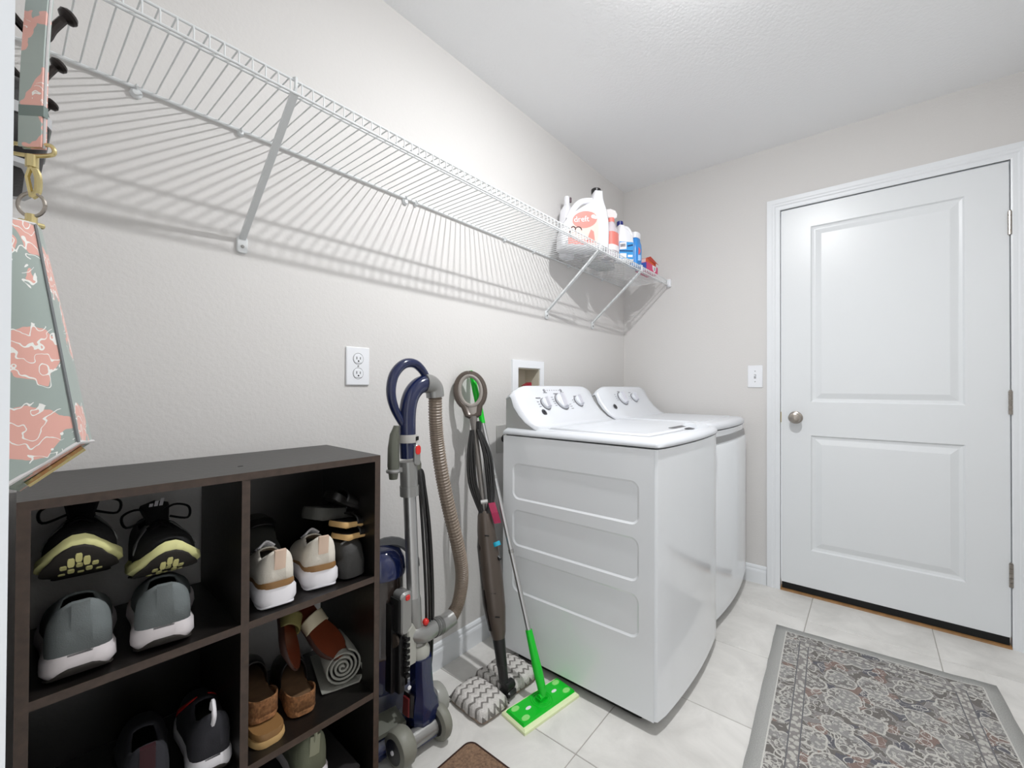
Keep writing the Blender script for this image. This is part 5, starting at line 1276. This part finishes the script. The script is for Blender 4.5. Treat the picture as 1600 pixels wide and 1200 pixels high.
# big jug
jug = thing('detergent_jug', 'large white laundry detergent jug with coral label reading dreft', 'bottle', (1.775, 1.165, ZD), (0, 0, math.radians(-41.7)))
out = [(0.012, 0.0), (0.236, 0.0), (0.248, 0.012), (0.250, 0.09), (0.247, 0.15), (0.239, 0.20), (0.226, 0.235), (0.219, 0.26), (0.216, 0.300), (0.177, 0.300), (0.172, 0.262), (0.155, 0.240), (0.10, 0.205), (0.05, 0.170), (0.018, 0.13), (0.002, 0.08), (0.0, 0.012)]
mb = MB(); mb.prism(out, 0.0, 0.115, 0.014); mb.build('jug_body', M_hdpe, jug, local=True, ang=50)
mb = MB(); mb.tube(spline([(0.050, 0.0575, 0.160), (0.078, 0.0575, 0.215), (0.118, 0.0575, 0.254), (0.178, 0.0575, 0.264)], 6), 0.0155, 12); mb.build('handle', M_hdpe, jug, local=True)
mb = MB(); mb.lathe([(0.001, 0.3005), (0.0235, 0.3005), (0.0245, 0.304), (0.0245, 0.322), (0.022, 0.325), (0.001, 0.325)], (0.1965, 0.0575, 0), 20); mb.build('cap', M_black, jug, local=True)
lab_ = [(0.034, 0.02), (0.186, 0.02), (0.192, 0.10), (0.186, 0.155), (0.170, 0.182), (0.130, 0.186), (0.085, 0.168), (0.050, 0.125), (0.036, 0.075)]
mb = MB(); mb.prism(lab_, -0.0008, 0.0002); lb_ = mb.build('label', M_pinkpale, jug, local=True, smooth=False)
def lab(outl, m, nm='label_patch', y=-0.0014):
    mb = MB(); mb.prism(outl, y, y+0.0008); return mb.build(nm, m, lb_, local=True, smooth=False)
el_ = [(0.118+0.062*math.cos(a)-0.012*math.sin(a), 0.142+0.040*math.sin(a)+0.016*math.cos(a)) for a in [2*PI*k/24 for k in range(24)]]
lab(el_, M_pinklabel)
lab([(0.034, 0.018), (0.13, 0.018), (0.15, 0.040), (0.034, 0.050)], M_pinklabel)
lab([(0.036, 0.052), (0.052, 0.052), (0.050, 0.085), (0.040, 0.085)], M_blacklabel)
lab([(0.128, 0.03), (0.172, 0.03), (0.165, 0.085), (0.150, 0.095), (0.140, 0.07)], M_pinklabel)
mb = MB(); mb.torus((0.086, -0.0018, 0.088), 0.016, 0.0028, (1,0,0), (0,0,1), 14, 5, 0, PI*1.05); mb.torus((0.060, -0.0018, 0.094), 0.010, 0.003, (1,0,0), (0,0,1), 12, 5, 0.2, PI); mb.build('label_figure', M_blacklabel, lb_, local=True)
mb = MB(); mb.sphere((0.163, -0.0016, 0.160), 0.010, 12, (1.2, 0.08, 1)); mb.sphere((0.173, -0.0016, 0.156), 0.008, 12, (1.2, 0.08, 1)); mb.build('label_cloud', mat('pale blue print', (206, 228, 230), 0.5), lb_, local=True)
text_mesh('lettering', 'dreft', 0.040, M_soleoff, lb_, (0.101, -0.0022, 0.142), (PI/2, math.radians(-7), 0), 0.0006)
# white bottle behind the jug
b2 = thing('white_bottle', 'white bottle with small spout behind the big detergent jug', 'bottle', (1.955, 1.250, ZD))
mb = MB(); mb.loft([rr_ring(w_, d_, z, 1.955, 1.250, 0.6) for w_, d_, z in ((0.075, 0.06, ZD), (0.082, 0.066, ZD+0.008), (0.082, 0.066, ZD+0.20), (0.07, 0.06, ZD+0.25), (0.04, 0.04, ZD+0.275), (0.03, 0.03, ZD+0.285))]); mb.build('bottle_body', M_hdpe, b2)
mb = MB(); mb.lathe([(0.001, 0.2855), (0.016, 0.2855), (0.015, 0.330), (0.012, 0.334), (0.001, 0.334)], (1.955, 1.25, ZD), 14); sp_ = mb.build('spout', M_hdpe, b2)
mb = MB(); mb.cbox(1.962, 1.974, 1.231, 1.243, ZD+0.302, ZD+0.330, 0.002); mb.build('spout_tip', M_plum, b2)
# pink spray bottle
s_ = thing('spray_bottle', 'clear spray bottle with pink label and trigger top behind the blue capped bottle', 'bottle', (2.095, 1.062, ZD))
mb = MB(); cx, cy = 2.095, 1.062
mb.loft([rr_ring(w_, d_, ZD+z, cx, cy, 0.7) for w_, d_, z in ((0.076, 0.06, 0), (0.086, 0.066, 0.006), (0.088, 0.068, 0.12), (0.078, 0.06, 0.150), (0.044, 0.042, 0.178), (0.034, 0.034, 0.190))]); mb.build('bottle_body', mat('frosted plastic', (206, 198, 204), 0.25), s_)
mb = MB(); mb.loft([rr_ring(w_, d_, ZD+z, cx, cy, 0.7) for w_, d_, z in ((0.0895, 0.0695, 0.040), (0.0895, 0.0695, 0.13))], caps=False); mb.build('label', M_pinklabel, s_)
mb = MB(); mb.loft([rr_ring(w_, d_, ZD+z, cx, cy, 0.7) for w_, d_, z in ((0.0905, 0.0705, 0.032), (0.0905, 0.0705, 0.062))], caps=False); mb.build('label', mat('label white', (236, 230, 230), 0.5), s_)
mb = MB(); mb.lathe([(0.001, 0.1895), (0.019, 0.1895), (0.019, 0.212), (0.001, 0.212)], (cx, cy, ZD), 16); mb.build('collar', M_pinklabel, s_)
mb = MB(); mb.prism([(-0.042, 0.212), (0.014, 0.206), (0.030, 0.214), (0.034, 0.232), (0.022, 0.252), (-0.008, 0.260), (-0.040, 0.252), (-0.050, 0.236)], -0.015, 0.015, 0.004); mb.v = [(p[0]*0.75+p[1]*0.6+cx, p[1]*0.75-p[0]*0.6+cy, p[2]+ZD) for p in mb.v]; mb.build('spray_head', mat('clear head', (226, 222, 222), 0.2), s_)
mb = MB(); mb.tube(spline([(cx-0.022, cy+0.014, ZD+0.222), (cx-0.034, cy+0.022, ZD+0.205), (cx-0.032, cy+0.022, ZD+0.180)], 4), 0.005, 8); mb.build('trigger', M_red, s_)
# blue capped white bottle
b3 = thing('bleach_bottle', 'white bottle with dark blue cap, handle and blue printed label', 'bottle', (2.215, 1.045, ZD), (0, 0, math.radians(-38)))
out = [(-0.045, 0.0), (0.045, 0.0), (0.048, 0.01), (0.048, 0.10), (0.042, 0.135), (0.020, 0.168), (-0.010, 0.190), (-0.010, 0.200), (-0.036, 0.200), (-0.038, 0.180), (-0.046, 0.13), (-0.048, 0.01)]
mb = MB(); mb.prism(out, -0.032, 0.032, 0.008); mb.build('bottle_body', M_hdpe, b3, local=True, ang=50)
mb = MB(); mb.tube(spline([(-0.008, 0, 0.192), (0.022, 0, 0.190), (0.042, 0, 0.160), (0.047, 0, 0.115)], 5), 0.010, 10); mb.build('handle', M_hdpe, b3, local=True)
mb = MB(); mb.lathe([(0.001, 0.2005), (0.0175, 0.2005), (0.0175, 0.222), (0.016, 0.224), (0.001, 0.224)], (-0.023, 0, 0), 16); mb.build('cap', mat('navy cap', (22, 32, 110), 0.35), b3, local=True)
M_bluep = mat('label blue', (60, 150, 214), 0.45); M_bluedk = mat('label dark blue', (30, 60, 110), 0.45)
mb = MB(); mb.prism(rrect(-0.042, 0.042, 0.012, 0.105, 0.004, 2), -0.0328, -0.0318); l3_ = mb.build('label', M_bluep, b3, local=True, smooth=False)
def lab3(x, z, rx, rz, m, y=-0.0335):
    mb = MB(); mb.prism([(x+rx*math.cos(2*PI*k/14), z+rz*math.sin(2*PI*k/14)) for k in range(14)], y, y+0.0008); mb.build('label_patch', m, l3_, local=True, smooth=False)
def bar3(x0_, x1_, z0_, z1_, sl, m):
    mb = MB(); mb.prism([(x0_, z0_), (x1_, z0_ + sl), (x1_, z1_ + sl), (x0_, z1_)], -0.0336, -0.0328); mb.build('label_patch', m, l3_, local=True, smooth=False)
bar3(-0.040, 0.000, 0.060, 0.098, 0.006, M_soleoff); bar3(-0.036, -0.006, 0.074, 0.090, 0.004, M_bluedk); bar3(0.006, 0.038, 0.078, 0.086, 0.008, M_bluedk)
bar3(-0.040, 0.038, 0.050, 0.056, 0.004, M_bluedk); bar3(-0.038, 0.000, 0.018, 0.040, 0.002, M_soleoff); bar3(0.008, 0.036, 0.022, 0.034, 0.002, M_soleoff)
# blue bottle with white cap
b4 = thing('blue_bottle', 'blue liquid bottle with a white cap next to the small boxes', 'bottle', (2.345, 1.036, ZD))
cx, cy = 2.345, 1.036
M_blueb = mat('blue bottle plastic', (52, 138, 214), 0.3)
mb = MB(); mb.loft([rr_ring(w_, d_, ZD+z, cx, cy, 0.6) for w_, d_, z in ((0.074, 0.05, 0), (0.084, 0.058, 0.006), (0.086, 0.060, 0.10), (0.082, 0.056, 0.13), (0.066, 0.046, 0.150), (0.062, 0.044, 0.162))]); mb.build('bottle_body', M_blueb, b4)
mb = MB(); mb.loft([rr_ring(w_, d_, ZD+z, cx, cy, 0.7) for w_, d_, z in ((0.070, 0.050, 0.1625), (0.070, 0.050, 0.192), (0.064, 0.044, 0.196))]); mb.build('cap', M_hdpe, b4)
mb = MB(); mb.lathe([(0.0005, 0), (0.021, 0), (0.021, 0.0012), (0.0005, 0.0012)], (0, 0, 0), 18); mb.v = [(p[0]*0.9*0.72 - p[2]*0.7 + cx-0.024, -p[0]*0.9*0.70 - p[2]*0.7 + cy-0.0235, p[1]*1.1+ZD+0.085) for p in mb.v]; mb.build('label', mat('red label', (200, 90, 90), 0.5), b4)
mb = MB(); mb.box(-0.02, 0.02, -0.0012, 0, 0.03, 0.062); mb.v = [(p[0]*0.72 + p[1]*0.7 + cx-0.025, -p[0]*0.70 + p[1]*0.7 + cy-0.0245, p[2]+ZD) for p in mb.v]; mb.build('label', mat('pale blue label', (150, 190, 230), 0.5), b4, smooth=False)
# boxes
bx = thing('pink_box', 'small magenta box with white shield at the end of the wire shelf', 'box', (2.520, 1.035, ZD))
mb = MB(); mb.box(2.435, 2.605, 1.004, 1.075, ZD, ZD+0.048); b_ = mb.build('carton', mat('magenta card', (206, 60, 110), 0.5), bx, smooth=False)
mb = MB(); mb.prism([(2.520, ZD+0.046), (2.578, ZD+0.046), (2.574, ZD+0.022), (2.549, ZD+0.006), (2.524, ZD+0.022)], 1.0030, 1.0038); sh_ = mb.build('shield', M_soleoff, bx, smooth=False)
mb = MB(); 
for k in range(3): mb.box(2.540, 2.562, 1.0024, 1.0030, ZD+0.020+k*0.007, ZD+0.0235+k*0.007)
mb.build('shield_mark', mat('print grey', (110, 110, 116), 0.6), bx, smooth=False)
mb = MB(); mb.box(2.4342, 2.4349, 1.006, 1.073, ZD+0.002, ZD+0.046); mb.build('end_panel', mat('violet blue card', (60, 90, 170), 0.5), bx, smooth=False)
bo = thing('orange_box', 'orange box lying open on top of the magenta box', 'box', (2.515, 1.04, ZD+0.0485))
mb = MB(); mb.box(2.440, 2.590, 1.010, 1.075, ZD+0.0485, ZD+0.072); mb.build('carton', mat('orange card', (214, 92, 50), 0.5), bo, smooth=False)
mb = MB(); mb.loft([[(2.440, 1.010, ZD+0.0725), (2.590, 1.010, ZD+0.0725), (2.610, 0.998, ZD+0.062), (2.470, 0.994, ZD+0.084)], [(2.440, 1.010, ZD+0.0735), (2.590, 1.010, ZD+0.0735), (2.610, 0.998, ZD+0.063), (2.470, 0.994, ZD+0.085)]]); mb.build('open_flap', mat('red orange card', (206, 70, 44), 0.5), bo, smooth=False)
mb = MB(); mb.box(2.4392, 2.4399, 1.012, 1.073, ZD+0.050, ZD+0.070); mb.build('end_panel', M_pinkpale, bo, smooth=False)
pk = thing('pod_packet', 'flat clear plastic packet lying behind the spray bottle', 'packet', (2.20, 1.20, ZD))
mb = MB(); rings = []
for z, k in ((0.0, 0.9), (0.004, 1.0), (0.026, 0.96), (0.034, 0.8)):
    rings.append(rr_ring(0.26*k, 0.12*k, ZD+z, 2.20, 1.19, 0.6))
mb.loft(rings); mb.build('packet_body', mat('silvery film', (206, 206, 206), 0.15), pk)
mb = MB(); mb.box(2.12, 2.28, 1.15, 1.23, ZD+0.0345, ZD+0.0355); mb.build('label', M_bluep, pk, smooth=False)
bpy.context.view_layer.update()
